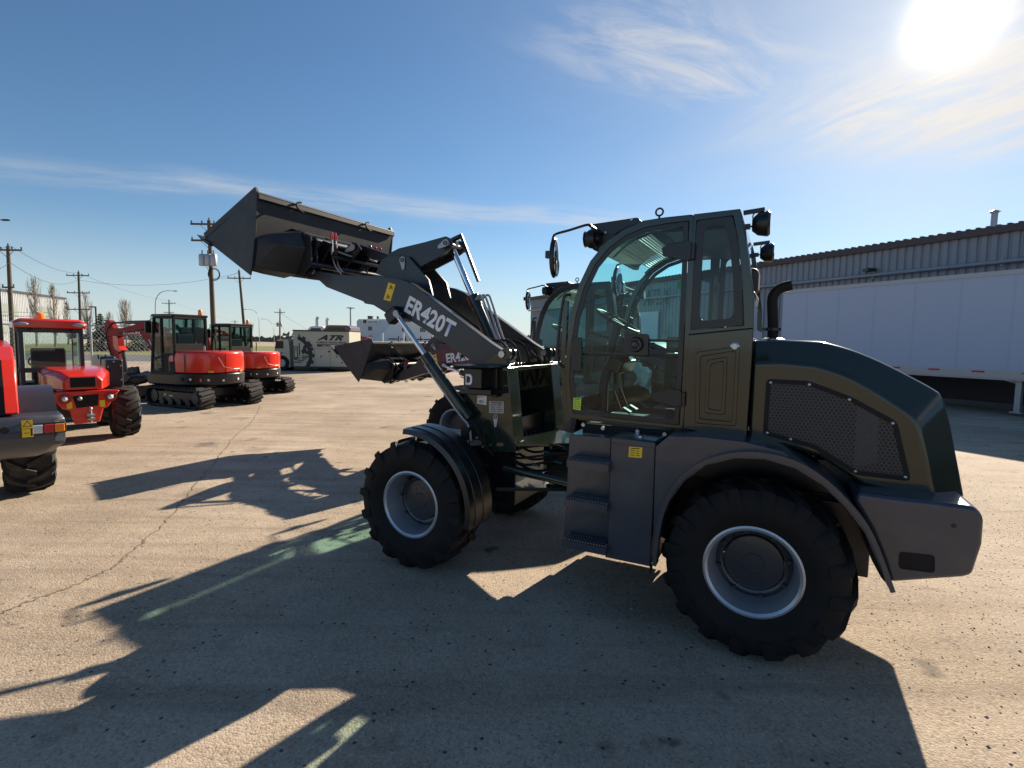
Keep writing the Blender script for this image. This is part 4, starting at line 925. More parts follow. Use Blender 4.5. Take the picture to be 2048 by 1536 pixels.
    b = B(); b.box((cx0+.005, (yl2+yr2)/2, (zf+zr)/2), (.006, yl2-yr2-.08, zr-zf-.1)); b.box((cx0+1.06, (yl2+yr2)/2, 1.4), (.006, yl2-yr2-.08, 1.1)); b.box((cx0+.55, yl2-.05, 1.4), (1.0, .006, 1.1)); b.box((cx0+.55, yr2+.05, 1.4), (1.0, .006, 1.1)); b.build('cab_glass', 'glassc', cf)
    b = B(); mid = (yl2+yr2)/2; hw = (yl2-yr2)/2+.05; zr2 = zr-.02
    b.loft([[(x, mid+hw*k, zr2), (x, mid+hw*k, zr2+h*.6), (x, mid+hw*.8*k, zr2+h), (x, mid-hw*.8*k, zr2+h), (x, mid-hw*k, zr2+h*.6), (x, mid-hw*k, zr2)] for x, k, h in ((cx0-.12, .97, .13), (cx0-.06, 1, .16), (cx0+1.05, 1, .16), (cx0+1.2, .95, .10))]); rf = b.build('roof', 'red', root, bevel=.015)
    for sg in (1, -1):
        b = B(); o = len(b.v); b.sphere((0, 0, 0), 1, .02, .09, .035, 20, 8); b.v = [(p[0]+cx0-.125, p[1]+mid+hw*.76*sg, p[2]+zr2+.06) for p in b.v]; b.build('roof_lamp', 'galv', rf, smooth=True)
        b = B(); b.tube([(cx0-.03, mid+hw*.55*sg+.04, zr2-.0), (cx0-.05, mid+hw*.55*sg, zr2-.06), (cx0-.03, mid+hw*.55*sg-.04, zr2)], .012, 8); b.build('lifting_eye', 'black', rf)
    b = B(); by = mid+hw*.25; b.lathe([(1e-4, 0), (.075, 0), (.078, .02), (.07, .10), (.05, .12), (1e-4, .12)], (cx0+.2, by, zr2+.155), 'z', 20); b.build('beacon', 'amber', rf, smooth=True)
    b = B(); b.box((cx0+.35, mid+.02, 1.35), (.12, .48, .55), Matrix.Rotation(-.1, 3, 'Y')); b.box((cx0+.58, mid, 1.05), (.45, .48, .14)); b.build('seat', 'seat', root, bevel=.03)
    b = B(); b.tube([(cx0+.95+.02*math.cos(a), mid+.10+.16*math.cos(a), 1.36+.10*math.sin(a)) for a in [2*math.pi*k/20 for k in range(20)]], .014, 8, close=True); b.tube([(cx0+.95, mid+.1, 1.36), (cx0+1.02, mid+.1, .9)], .03, 8); b.build('steering_wheel', 'seat', root, smooth=True)
    b = B(); b.box((.5, ym, .60), (1.6, .62, .34)); b.box((1.5, ym, .62), (1.0, .5, .36)); b.build('chassis', 'black', root, bevel=.01)
    # boom and bucket in front
    b = B(); b.xz([(.95, .95), (1.25, 1.30), (1.6, 1.35), (2.5, .62), (2.42, .50), (1.6, 1.05), (1.2, .8)], mid+.12, mid-.12); b.build('boom', 'grey', root, bevel=.01)
    b = B(); b.xz([(2.45, .25), (2.45, .85), (2.62, .92), (3.2, .18), (2.6, .14)], ym+.75, ym-.75); b.build('bucket', 'bucket', root, bevel=.01)
    # grey side box with bolted cover
    q = [F.f3(a, b_, .15) for a, b_ in ((212, 719), (247, 719), (249, 777), (214, 775))]
    y0, y1 = q[0].y, q[1].y; z0, z1 = q[2].z, q[0].z
    b = B(); b.box((.95, (y0+y1)/2, (z0+z1)/2), (1.5, abs(y0-y1), z1-z0)); b.box((1.2, (y0+y1)/2+.02, (z0+z1)/2+.04), (1.0, abs(y0-y1)-.02, z1-z0)); bx = b.build('side_tank', 'grey', root, bevel=.03)
    b = B()
    for u, v in ((.12, .75), (.85, .78), (.12, .3), (.85, .3), (.45, .92)): b.lathe([(1e-4, -.01), (.014, -.008), (.016, 0)], (.198, y0+(y1-y0)*u, z0+(z1-z0)*v), 'x', 8)
    b.build('bolt', 'galv', bx)
    b = B()
    for y in (y0+.05, y0-.06): b.tube([(.6+.04*math.cos(a), y, z1+.035+.04*math.sin(a)) for a in [2*math.pi*k/14 for k in range(14)]], .009, 6, close=True)
    b.build('lifting_eye', 'black', bx)
    return root
FB = Frame(-7.75, 9.30, 44)
red_compact(FB, 'bright red compact loader with flat red cab roof and orange beacon, rear window facing us')

def rear_red(F):
    root = empty('wheel_loader', F.o, F.rz); tag(root, 'red loader with slate grey counterweight and tail light, cropped by the left edge', 'loader')
    for x in (0, 2.4):
        for sd in (1, -1): wheel(root, x, .76*sd, .54, sd, Ro=.545, w=.42, rr=.28, tmat='tyredirty', rot=.3, lugs=14, lh=.055, lw=.085)
    X = -.95
    tr = F.f3(131, 829, X); br_ = F.f3(131, 884, X); yR = tr.y; zt = tr.z
    zb = F.f3(100, 912, X).z; ym = yR+.93
    def sec(z, gx, gy): 
        w = .93-gy; c = .10
        return [(X+gx+c*.7, ym+w, z), (X+gx+.0, ym+w-c, z), (X+gx-.02, ym, z), (X+gx+.0, ym-w+c, z), (X+gx+c*.7, ym-w, z), (-.45, ym-w, z), (-.45, ym+w, z)]
    zc_ = F.f3(131, 884, X).z; b = B(); b.loft([sec(zb-.02, .20, .14), sec(zb+.02, .14, .10), sec(zc_-.02, .02, .01), sec(zc_+.03, 0, .0), sec(zt-.05, 0, 0), sec(zt, .03, .02)]); cw = b.build('counterweight', 'step', root, bevel=.012, seg=3)
    for sg in (1, -1):
        yc = ym-.72*sg if sg > 0 else ym+.72; 
        yy = F.f3(98, 856, X).y if sg > 0 else 2*ym-F.f3(98, 856, X).y; zz = F.f3(98, 856, X).z
        wl = abs(F.f3(67, 856, X).y-F.f3(130, 856, X).y); hgt = .090
        b = B(); b.box((X-.0, yy, zz), (.05, wl+.03, hgt+.03)); lh = b.build('tail_lamp_housing', 'black', cw, bevel=.012)
        for k, (mt, u) in enumerate((('lens', -.36), ('redlens', 0), ('amber', .34))):
            b = B(); b.box((X-.022, yy-u*wl*sg, zz), (.03, wl*.32, hgt)); b.build('tail_lamp', mt, lh, bevel=.008)
    q = [F.f3(a, b_, X) for a, b_ in ((42, 841), (65, 841), (66, 873), (42, 875))]; b = B(); b.box((X-.023, (q[0].y+q[1].y)/2, (q[0].z+q[3].z)/2), (.004, abs(q[0].y-q[1].y), q[0].z-q[3].z)); s_ = b.build('warning_sticker', 'yellow', cw)
    b = B(); yc, zc = (q[0].y+q[1].y)/2, (q[0].z+q[3].z)/2; xx = X-.0262
    def tri(y, z, r, t): 
        o_ = [(y+r*math.sin(2.094*k), z+r*math.cos(2.094*k)) for k in range(3)]; i_ = [(y+(r-t)*math.sin(2.094*k), z+(r-t)*math.cos(2.094*k)) for k in range(3)]
        b.add([(xx, a, c) for a, c in o_+i_], [(0, 1, 4, 3), (1, 2, 5, 4), (2, 0, 3, 5)])
    tri(yc, zc+.045, .045, .012); b.box((xx, yc, zc+.0), (.001, .11, .004)); b.box((xx, yc-.03, zc-.05), (.001, .014, .055)); b.sphere((xx, yc-.03, zc-.012), .009); b.box((xx, yc+.01, zc-.045), (.001, .04, .006)); b.build('print', 'ink', s_)
    b = B(); q = F.f3(9, 860, X); b.lathe([(1e-4, .0), (.03, 0), (.035, .0), (.035, -.012), (.028, -.012), (.026, -.004), (1e-4, -.004)], (X-.02, q.y, q.z), 'x', 20); b.build('tow_point', 'ink', cw)
    # hood
    hp = [(-.80, zt+.02), (-.74, zt+.32), (-.60, zt+.60), (-.40, zt+.74), (.6, zt+.80), (.6, zt+.02)]
    yr = F.f3(38, 822, -.78).y
    b = B(); b.loft([[(x, y, z) for x, z in hp] for y in (yr, yr+.02, 2*ym-yr-.02, 2*ym-yr)]); hd = b.build('hood', 'red', root, bevel=.03, seg=3)
    gy = F.f3(10, 812, -.80).y; b = B(); b.loft([[(x-.008, y, z) for x, z in hp[:3]]+[(x+.03, y, z) for x, z in reversed(hp[:3])] for y in (gy, 2*ym-gy)]); b.build('grille', 'blackm', hd)
    for sd in (1, -1):
        b = B(); lo = []
        for k in range(14):
            t = R(20)+k/13*R(150); lo.append([(.68*math.cos(t), ym+.90*sd, .54+.72*math.sin(t)), (.68*math.cos(t), ym+.45*sd, .54+.72*math.sin(t)), (.64*math.cos(t), ym+.45*sd, .54+.68*math.sin(t)), (.64*math.cos(t), ym+.90*sd, .54+.68*math.sin(t))])
        b.loft(lo); b.build('fender', 'hub', root, smooth=True, ang=50)
    b = B(); b.box((.6, ym, .8), (2.6, .7, .4)); b.build('chassis', 'black', root)
    b = B()
    for y in (ym+.68, ym-.52):
        b.bar((1.05, y, 1.0), (1.05, y, 2.55), .07, .07, up=(0, 1, 0)); b.bar((1.75, y, 1.0), (1.55, y, 2.55), .07, .07, up=(0, 1, 0)); b.bar((1.05, y, 1.05), (1.75, y, 1.05), .06, .1)
    b.box((1.3, ym+.08, 2.6), (.7, 1.2, .10)); b.box((1.35, ym+.08, 1.0), (.8, 1.2, .1)); b.build('cab', 'black', root, bevel=.01)
    return root
p_ = gnd(60, 978); FA0 = Frame(0, 0, 43.5); oa = p_+FA0.l*.76-FA0.h*-.0; FA = Frame(oa.x-.0, oa.y, 43.5)
rear_red(FA)

def track(b, y, L_, h, w, shoe=.10):
    r = h/2; shoe = .14; n = int((2*(L_-h)+2*math.pi*r)/shoe); per = 2*(L_-h)+2*math.pi*r; half = (L_-h)/2
    def pos(s):
        s %= per
        if s < 2*half: return Vector((-half+s, 0, h)), 0
        s -= 2*half
        if s < math.pi*r: a = s/r; return Vector((half+r*math.sin(a), 0, r+r*math.cos(a))), a
        s -= math.pi*r
        if s < 2*half: return Vector((half-s, 0, 0)), math.pi
        s -= 2*half; a = s/r; return Vector((-half-r*math.sin(a), 0, r-r*math.cos(a))), math.pi+a
    lo = []
    for i in range(40):
        p, a = pos(per*i/40); nrm = Vector((math.sin(a), 0, math.cos(a))); q = p-nrm*.03; q2 = p-nrm*.07
        lo.append([(q.x, y-w/2, q.z), (q.x, y+w/2, q.z), (q2.x, y+w/2, q2.z), (q2.x, y-w/2, q2.z)])
    lo.append(lo[0]); b.loft(lo, caps=False)
    for i in range(n):
        p, a = pos(per*i/n); nrm = Vector((math.sin(a), 0, math.cos(a)))
        rot = Matrix.Rotation(a, 3, 'Y'); b.box(p-nrm*.012+Vector((0, y, 0)), (shoe*.40, w*.98, .055), rot @ Matrix.Rotation(.2, 3, 'Z'))
def excavator(F, label):
    root = empty('mini_excavator', F.o, F.rz); tag(root, label, 'excavator', 'red tracked mini excavators')
    for sd in (1, -1):
        b = B(); track(b, .72*sd, 2.35, .55, .40); tk = b.build('track', 'tyredirty', root, smooth=False)
        b = B(); b.box((0, .72*sd, .28), (1.75, .22, .26)); b.lathe([(1e-4, -.13), (.20, -.13), (.20, .13), (1e-4, .13)], (-.90, .72*sd, .275), n=20); b.lathe([(1e-4, -.13), (.18, -.13), (.18, .13), (1e-4, .13)], (.90, .72*sd, .275), n=20)
        for k in range(4): b.lathe([(1e-4, -.15), (.10, -.15), (.10, .15), (1e-4, .15)], (-.55+.36*k, .72*sd, .13), n=12)
        b.build('track_frame', 'black', tk, bevel=.01)
        b = B(); b.lathe([(1e-4, 0), (.13, 0), (.12, .02*sd), (1e-4, .02*sd)], (-.90, .88*sd, .275), n=18); b.build('sprocket', 'hub', tk)
        if sd > 0:
            b = B(); b.xz([(.10, .30), (.14, .34), (.14, .315), (.26, .315), (.26, .285), (.14, .285), (.14, .26)], .835, .832); b.build('arrow_sticker', 'white', tk); b = B(); b.box((.42, .833, .32), (.10, .004, .05)); b.build('sticker', 'yellow', tk)
    b = B(); b.box((0, 0, .38), (1.1, 1.2, .22)); b.lathe([(1e-4, .45), (.45, .45), (.45, .62), (1e-4, .62)], (0, 0, 0), 'z', 24); b.bar((.9, .5, .32), (1.55, .5, .25), .10, .12); b.bar((.9, -.5, .32), (1.55, -.5, .25), .10, .12); b.build('undercarriage', 'black', root, bevel=.01)
    b = B(); b.box((1.62, 0, .30), (.08, 1.85, .38)); b.box((1.66, 0, .12), (.10, 1.85, .05)); b.build('dozer_blade', 'black', root, bevel=.01)
    # house
    def arc_loop(r, z, fx=1.0, w=.90, n=18):
        pts = [(fx, w, z)]
        for k in range(n+1):
            t = math.pi/2+math.pi*k/n; pts.append((-.12+r*math.cos(t)*.98, w*math.sin(t), z))
        pts.append((fx, -w, z)); return pts
    b = B(); b.loft([arc_loop(.86, .58, 1.02, .86), arc_loop(.93, .62, 1.05, .90), arc_loop(.94, .88, 1.05, .91), arc_loop(.92, .91, 1.04, .89)]); hb = b.build('house_base', 'black', root, bevel=.012)
    b = B(); b.loft([arc_loop(.88, .915, .10, .86), arc_loop(.93, .94, .12, .90), arc_loop(.94, 1.30, .10, .91), arc_loop(.925, 1.44, .0, .89), arc_loop(.88, 1.49, -.05, .84)]); cw = b.build('engine_cover', 'red', root, bevel=.015, seg=3, ang=25)
    b = B(); b.box((-.02, .905, 1.08), (.18, .012, .26)); b.lathe([(1e-4, 0), (.05, 0), (.05, .008), (1e-4, .008)], (-.36, .88, .76), n=14); b.build('side_vent', 'blackm', cw)
    for t in (R(150), R(205)):
        x, y = -.12+.945*math.cos(t)*.98, .915*math.sin(t); b = B(); b.box((x, y, .96), (.02, .13, .06), Matrix.Rotation(math.atan2(y, x+.12), 3, 'Z')); b.build('reflector', 'amber', cw)
    t = R(135); b = B(); b.lathe([(1e-4, -.0), (.045, 0), (.045, .01), (1e-4, .01)], (-.12+.93*math.cos(t), .90*math.sin(t)+.0, .74), 'x', 16); b.build('reflector', 'redlens', cw)
    b = B(); q = [R(160), R(168), R(185), R(198)]; zz = [1.34, 1.08, 1.02, 1.02]; b.tube([(-.12+.965*math.cos(t), .935*math.sin(t), z) for t, z in zip(q, zz)], .012, 6); b.build('cover_crease', 'redd', cw)
    for t in (R(112), R(172), R(226)):
        x, y = -.12+.955*math.cos(t)*.98, .925*math.sin(t); b = B(); b.box((x, y, 1.18), (.012, .014, .48), Matrix.Rotation(math.atan2(y, x+.12), 3, 'Z')); b.build('cover_seam', 'ink', cw)
    b = B(); b.box((-.12+.95*math.cos(R(226))*.98, .92*math.sin(R(226)), 1.28), (.02, .06, .10), Matrix.Rotation(R(226), 3, 'Z')); b.build('cover_latch', 'ink', cw)
    for t, z in ((R(146), .74), (R(168), .72), (R(196), .74), (R(120), .76)):
        x, y = -.12+.95*math.cos(t)*.98, .92*math.sin(t); b = B(); b.box((x, y, z), (.012, .05, .05), Matrix.Rotation(math.atan2(y, x+.12), 3, 'Z')); b.build('sticker', 'white', cw)
    b = B(); b.tube(smooth_line([(.30, -.55, 1.5), (.30, -.55, 1.85), (.55, -.55, 1.95), (.85, -.55, 1.6)], 4), .016, 6); b.build('handrail', 'blackm', root)
    for k in range(3): b = B(); b.tube(smooth_line([(.9, -.12-.1*k, 1.0), (1.05, -.14-.1*k, 1.5), (1.25, -.2-.05*k, 1.9), (1.6, -.2-.05*k, 2.2)], 5), .02, 6); b.build('hydraulic_hose', 'blackm', root)
    b = B(); b.tube([(-.3, .2, 1.5), (-.3, .2, 1.62)], .035, 12); b.build('exhaust_pipe', 'steel', cw)
    # cab
    cy0, cy1, cx0, cx1, z0, z1 = .88, .02, -.12, .86, .90, 2.36
    b = B(); P_ = .06
    for y in (cy0, cy1):
        for x, lean in ((cx0, -.0), (cx0+.50, 0), (cx1, -.18)): b.bar((x, y, z0), (x+lean, y, z1), P_, P_, up=(0, 1, 0))
        b.bar((cx0, y, z0), (cx1, y, z0), P_, .10); b.bar((cx0, y, z1), (cx1-.18, y, z1), P_, P_); b.bar((cx0, y, 1.40), (cx0+.5, y, 1.40), P_, P_*.8)
        b.bar((cx0+.50, y, 1.34), (cx1-.04, y, 1.25), P_*.8, P_*.8)
    for x, z in ((cx0, z1), (cx1-.18, z1), (cx0, 1.45), (cx1, z0)): b.bar((x, cy0, z), (x, cy1, z), P_, P_)
    b.box((cx0+.0, (cy0+cy1)/2, 1.30), (.05, .84, .75)); b.box((cx0+.24, cy0-.0, 1.15), (.46, .04, .50)); cf = b.build('cab_frame', 'blackm', root, bevel=.006)
    b = B(); b.box(((cx0+cx1-.18)/2, (cy0+cy1)/2, z1+.05), (cx1-cx0-.1, .98, .07)); b.build('cab_roof', 'black', cf, bevel=.02)
    b = B(); b.box((cx0, (cy0+cy1)/2, 1.93), (.008, .84, .9)); b.box(((cx0+cx1)/2-.03, cy0, 1.72), (1.02, .008, 1.4)); b.box(((cx0+cx1)/2-.03, cy1, 1.72), (1.02, .008, 1.4)); b.prism([(cx1, cy0, z0), (cx1-.18, cy0, z1), (cx1-.18, cy1, z1), (cx1, cy1, z0)], (.006, 0, 0)); b.build('cab_glass', 'glasst', cf)
    b = B(); b.box((.20, .42, 1.62), (.12, .46, .62)); b.box((.42, .42, 1.35), (.5, .46, .14)); b.box((.18, .42, 2.03), (.09, .26, .16)); b.box((.5, .74, 1.45), (.4, .1, .3)); b.build('seat', 'seat', root, bevel=.03)
    b = B(); b.box((.80, .98, 2.1), (.05, .15, .30)); b.tube([(.66, .9, 2.36), (.80, .98, 2.25)], .01, 6); b.build('mirror', 'black', root, bevel=.01)
    # boom
    yb = -.25; SC = lambda pts: [F.s2(x, y, yb) for x, y in pts]
    bp_ = [(1.05, .80), (1.32, .86), (1.50, 1.30), (1.78, 1.95), (1.75, 2.28), (1.55, 2.46), (1.62, 2.60), (1.80, 2.52), (2.0, 2.40), (2.7, 2.28), (3.25, 2.22), (3.30, 2.05), (2.85, 1.98), (2.45, 2.0), (2.10, 1.90), (1.80, 1.45), (1.62, .95)]
    bp_ = SC([(334, 742), (322, 735), (308, 700), (297, 678), (285, 668), (262, 671), (240, 672), (222, 673), (219, 664), (224, 657), (252, 656), (276, 649), (288, 643), (304, 642), (316, 647), (323, 660), (331, 700), (345, 735)])
    b = B(); b.xz(bp_, yb+.10, yb-.10); bm_ = b.build('boom', 'boomred', root, bevel=.012)
    p0 = F.s3(246, 668.5, yb+.102); p1 = F.s3(279, 668, yb+.102); text('EVERUN', 'whitelet', bm_, p0, p1-p0, (0, 0, 1), .10, name='lettering', bold=.03, width=(p1-p0).length)
    b = B(); b.tube([F.s3(300, 644, yb), F.s3(252, 645, yb)], .055, 12); b.tube([F.s3(252, 645, yb), F.s3(222, 646, yb)], .03, 10); b.build('arm_cylinder', 'black', bm_, smooth=True)
    b = B(); b.tube([F.s3(336, 745, yb+.2), F.s3(309, 700, yb+.2)], .05, 12); b.tube([F.s3(309, 700, yb+.2), F.s3(299, 679, yb+.2)], .03, 10); b.build('boom_cylinder', 'steel', bm_, smooth=True)
    ar = SC([(216, 640), (224, 641), (231, 655), (240, 664), (243, 690), (243, 712), (250, 740), (256, 772), (247, 774), (236, 745), (226, 712), (218, 682), (214, 660)])
    b = B(); b.xz(ar, yb+.08, yb-.08); am = b.build('arm', 'boomred', root, bevel=.01)
    b = B(); b.xz(SC([(232, 672), (241, 673), (243, 692), (250, 700), (246, 704), (236, 698), (233, 690)]), yb+.095, yb-.095); b.build('arm_bracket', 'red', am)
    b = B(); b.tube([F.s3(246, 704, yb), F.s3(252, 742, yb)], .05, 10); b.tube([F.s3(252, 742, yb), F.s3(257, 762, yb)], .028, 10); b.build('bucket_cylinder', 'black', am, smooth=True)
    b = B(); b.tube(smooth_line([F.s3(224, 645, yb+.1), F.s3(213, 665, yb+.1), F.s3(216, 690, yb+.1), F.s3(228, 720, yb+.1)], 4), .014, 6); b.tube(smooth_line([F.s3(318, 655, yb+.12), F.s3(312, 648, yb+.12), F.s3(296, 656, yb+.12), F.s3(262, 664, yb+.12), F.s3(236, 666, yb+.12)], 4), .014, 6); b.build('hydraulic_hose', 'blackm', am)
    b = B(); e = F.s2(250, 768, yb); bk = [(e[0]-.05, e[1]+.05), (e[0]+.12, e[1]+.02), (e[0]+.28, e[1]-.18), (e[0]+.22, e[1]-.48), (e[0]-.05, e[1]-.62), (e[0]-.42, e[1]-.50), (e[0]-.40, e[1]-.44), (e[0]-.06, e[1]-.50), (e[0]+.10, e[1]-.40), (e[0]+.14, e[1]-.2)]
    bk = [(x, max(z, .02)) for x, z in bk]; b.xz(bk, yb+.30, yb-.30)
    b.build('bucket', 'black', root, bevel=.008)
    b = B(); c = (cx0+.05, cy1+.1, z1+.085); b.lathe([(1e-4, 0), (.055, 0), (.058, .02), (.05, .12), (.03, .15), (1e-4, .15)], c, 'z', 16); b.build('beacon', 'amber', cf, smooth=True)
    return root
M['glasst'] = glassm('tinted_glass', (.60, .70, .68), .9); M['boomred'] = paint('boom_red', (.24, .008, .008), .5, var=.15, spec=.2)
FE = Frame(-8.5, 14.4, 25)
X1 = excavator(FE, 'red mini excavator nearest the fence with its boom reaching left, orange beacon on its cab')
X2 = copy_tree(X1); X2.location = (-8.80, 17.5, 0); X2['label'] = 'red mini excavator farther back, partly hidden behind the nearer excavator'
X2.rotation_euler = (0, 0, FE.rz+R(3)); X2.scale = (.94,)*3

# ------------------------------------------------------------ service truck
M['cream'] = paint('cream_panel', (.40, .40, .32), .5, var=.04, dirt=(.25, .22, .18, .15))
def service_truck():
    Y = 29.5; c = at(643, 700, Y); root = empty('service_truck', (c.x, Y, 0)); tag(root, 'cream box service truck with ATR lettering and gear artwork', 'truck')
    pz = lambda px, py, dy=0: (lambda p: (p.x-c.x, dy, p.z))(at(px, py, Y+dy))
    x0, _, zt = pz(586, 661); x1, _, zb = pz(699, 735)
    b = B(); b.box(((x0+x1)/2, 1.1, (zt+zb)/2), (x1-x0, 2.2, zt-zb)); bx = b.build('box_body', 'cream', root, bevel=.01)
    b = B(); t = .07
    for p, q in (((x0, zt), (x1, zt)), ((x1, zt), (x1, zb)), ((x0, zb), (x1, zb)), ((x0, zt), (x0, zb))): b.bar((p[0], -.02, p[1]), (q[0], -.02, q[1]), t, t)
    b.box(((x0+x1)/2, 1.1, zt+.02), (x1-x0+.06, 2.26, .05)); b.build('box_edge', 'black', bx)
    f = lambda px, py: Vector(pz(px, py, -.01))
    def wr(s, a, c_, size, mat, bold=.02, shear=0): 
        p, q = f(*a), f(*c_); text(s, mat, bx, p, q-p, (0, 0, 1), size, name='lettering', bold=bold, shear=shear, width=(q-p).length)
    wr('ATR', (637, 680), (690, 681), .40, 'ink', .045, .5); wr('ALBERTA TRUCK REPAIR', (633, 686.3), (694, 687.5), .13, 'ink', .03)
    b = B(); p, q = f(634, 688.5), f(693, 694); b.box(((p.x+q.x)/2, -.008, (p.z+q.z)/2), (q.x-p.x, .012, abs(p.z-q.z))); b.build('number_band', 'ink', bx)
    pp, qq = f(643, 693.4), f(683, 693.4); text('780-960-5551', 'cream', bx, pp+Vector((0, -.008, 0)), qq-pp, (0, 0, 1), .12, name='lettering', bold=.02, width=(qq-pp).length)
    # gear artwork
    gc = f(583, 711); gr = (f(625, 711)-gc).length; b = B(); n = 0
    for k in range(40):
        a0 = R(-48)+R(118)*k/40; a1 = R(-48)+R(118)*(k+1)/40
        ro = gr*(1.09 if (k//3) % 2 else 1.0); ri = gr*.82
        b.add([(gc.x+r_*math.cos(a), -.012, gc.z+r_*math.sin(a)) for r_, a in ((ri, a0), (ro, a0), (ro, a1), (ri, a1))], [(0, 1, 2, 3)])
    b.build('gear_artwork', 'ink', bx)
    wc = f(617, 698); b = B()
    for k in range(20):
        a0 = R(40)+R(280)*k/20; a1 = R(40)+R(280)*(k+1)/20
        b.add([(wc.x+r_*math.cos(a), -.013, wc.z+r_*math.sin(a)) for r_, a in ((.13, a0), (.32, a0), (.32, a1), (.13, a1))], [(0, 1, 2, 3)])
    b.add([tuple(f(*p)) for p in ((606, 697), (612, 704), (606, 709), (602, 703))], [(0, 1, 2, 3)])
    for a, c_ in (((588, 700), (595, 717)), ((598, 686), (599, 711)), ((587, 693), (595, 697))):
        p, q = f(*a), f(*c_); w_ = .035
        for u, v in (((p.x, p.z), (q.x, p.z)), ((q.x, p.z), (q.x, q.z)), ((q.x, q.z), (p.x, q.z)), ((p.x, q.z), (p.x, p.z))): b.bar((u[0], -.013, u[1]), (v[0], -.013, v[1]), .006, w_, up=(0, 0, 1) if u[1] == v[1] else (1, 0, 0))
    for k in range(4): p, q = f(604, 712+3*k), f(620-4*k, 712+3*k); b.bar(p, q, .006, .05)
    for a in ((588, 718, 604, 722), (588, 724, 603, 725), (590, 715, 601, 716)): b.bar(f(a[0], a[1]), f(a[2], a[3]), .006, .05)
    b.build('truck_artwork', 'ink', bx)
    b = B(); 
    for px, py in ((642, 713), (674, 713), (614, 725), (684, 726)): p = f(px, py); b.box(p, (.05, .03, .10))
    p = f(658, 703); b.lathe([(1e-4, 0), (.055, 0), (.055, .02)], (p.x, -.03, p.z), n=12); b.build('latch', 'black', bx)
    b = B()
    for px in (629, 660): p0, p1 = f(px, 697), f(px, 733); b.box((p0.x, -.004, (p0.z+p1.z)/2), (.012, .01, p0.z-p1.z))
    p0, p1 = f(630, 697), f(697, 697.5); b.box(((p0.x+p1.x)/2, -.004, p0.z), (p1.x-p0.x, .01, .012)); b.build('door_gap', 'hub', bx)
    # chassis, wheels, cab
    b = B(); b.box(((x0+x1)/2-1.0, 1.1, zb-.12), (x1-x0+2.6, 1.0, .22)); b.box(((x0+x1)/2, .25, zb-.08), (x1-x0, .35, .1)); b.build('chassis', 'black', root)
    for px, r_ in ((646, .46), (563, .44)):
        w = pz(px, 733)
        for yy in (.16, 2.0):
            e_ = empty('wheel', (w[0], yy, r_)); e_.parent = root
            b = B(); b.lathe([(r_*.5, -.14), (r_*.92, -.15), (r_, -.10), (r_, .10), (r_*.92, .15), (r_*.5, .14)], n=28); b.build('tyre', 'rubber', e_, smooth=True)
            b = B(); b.lathe([(1e-4, -.05), (r_*.3, -.08), (r_*.5, -.11), (r_*.52, .1)], n=20); b.build('rim', 'hub', e_, smooth=True)
    cp = [pz(*k) for k in ((545, 735), (547, 706), (549, 690), (553, 679), (575, 678), (578, 690), (580, 720), (580, 735))]
    b = B(); b.prism([(p[0], .05, p[2]) for p in cp], (0, 2.0, 0)); cb = b.build('cab', 'cream', root, bevel=.04)
    b = B(); b.prism([(pz(*k)[0], .035, pz(*k)[2]) for k in ((549, 697), (551, 682), (566, 682), (566, 697))], (0, .01, 0)); b.build('window', 'glassd', cb)
    b = B(); b.box((pz(580, 700)[0]+.12, 1.0, (zb+pz(580, 688)[2])/2), (.28, 1.9, pz(580, 688)[2]-zb)); b.build('cab_back', 'black', cb)
    p = pz(563, 706); b = B(); b.box((p[0], .04, p[2]), (.14, .03, .05)); b.build('door_handle', 'black', cb)
    return root
service_truck()

def big_truck(name, label, Y, mat, xc_px, top_py, stack, L_=5.2):
    c = at(xc_px, top_py, Y); root = empty(name, (c.x, Y, 0)); tag(root, label, 'truck'); zt = c.z
    side = [(-L_/2, 1.0), (-L_/2, 1.7), (-L_/2+.25, 2.0 if stack else 1.75), (-L_*.18, 2.1 if stack else 1.8), (-L_*.02, zt-.05), (.1, zt), (L_*.26, zt), (L_*.32, zt-.1), (L_*.34, 1.0)]
    b = B(); b.xz(side, 0, 2.2); bd = b.build('cab', mat, root, bevel=.06)
    b = B(); b.xz([(-L_*.06, zt-.55), (.05, zt-.14), (L_*.24, zt-.14), (L_*.26, zt-.55)], -.01, .02); b.build('window', 'glassd', bd)
    b = B(); b.box((.2, 1.1, .8), (L_+1.2, .9, .3)); b.build('chassis', 'black', root)
    for x in (-L_/2+.6, L_*.3, L_*.3+1.2):
        for yy in (.15, 2.05):
            b = B(); b.lathe([(1e-4, -.12), (.3, -.12), (.48, -.14), (.5, -.1), (.5, .1), (.48, .14), (.3, .12), (1e-4, .12)], (x, yy, .5), n=20); b.build('wheel', 'rubber', root, smooth=True)
    if stack:
        for yy in (.1, 2.1):
            b = B(); b.tube(smooth_line([(L_*.14, yy, 1.0), (L_*.14, yy, 2.9), (L_*.14, yy, 3.2), (L_*.14+.10, yy, 3.36)], 3), .10, 12); b.build('exhaust_stack', 'steel', root, smooth=True)
    return root
big_truck('semi_truck', 'white semi truck with tall chrome exhaust stack behind the service truck', 37, 'white', 621, 652, True, 3.0)
M['maroon'] = paint('maroon_paint', (.10, .012, .02), .3, var=.1, coat=.4)
big_truck('pickup_truck', 'dark maroon pickup truck behind the right half of the service truck', 34, 'maroon', 655, 650, False, 4.6)
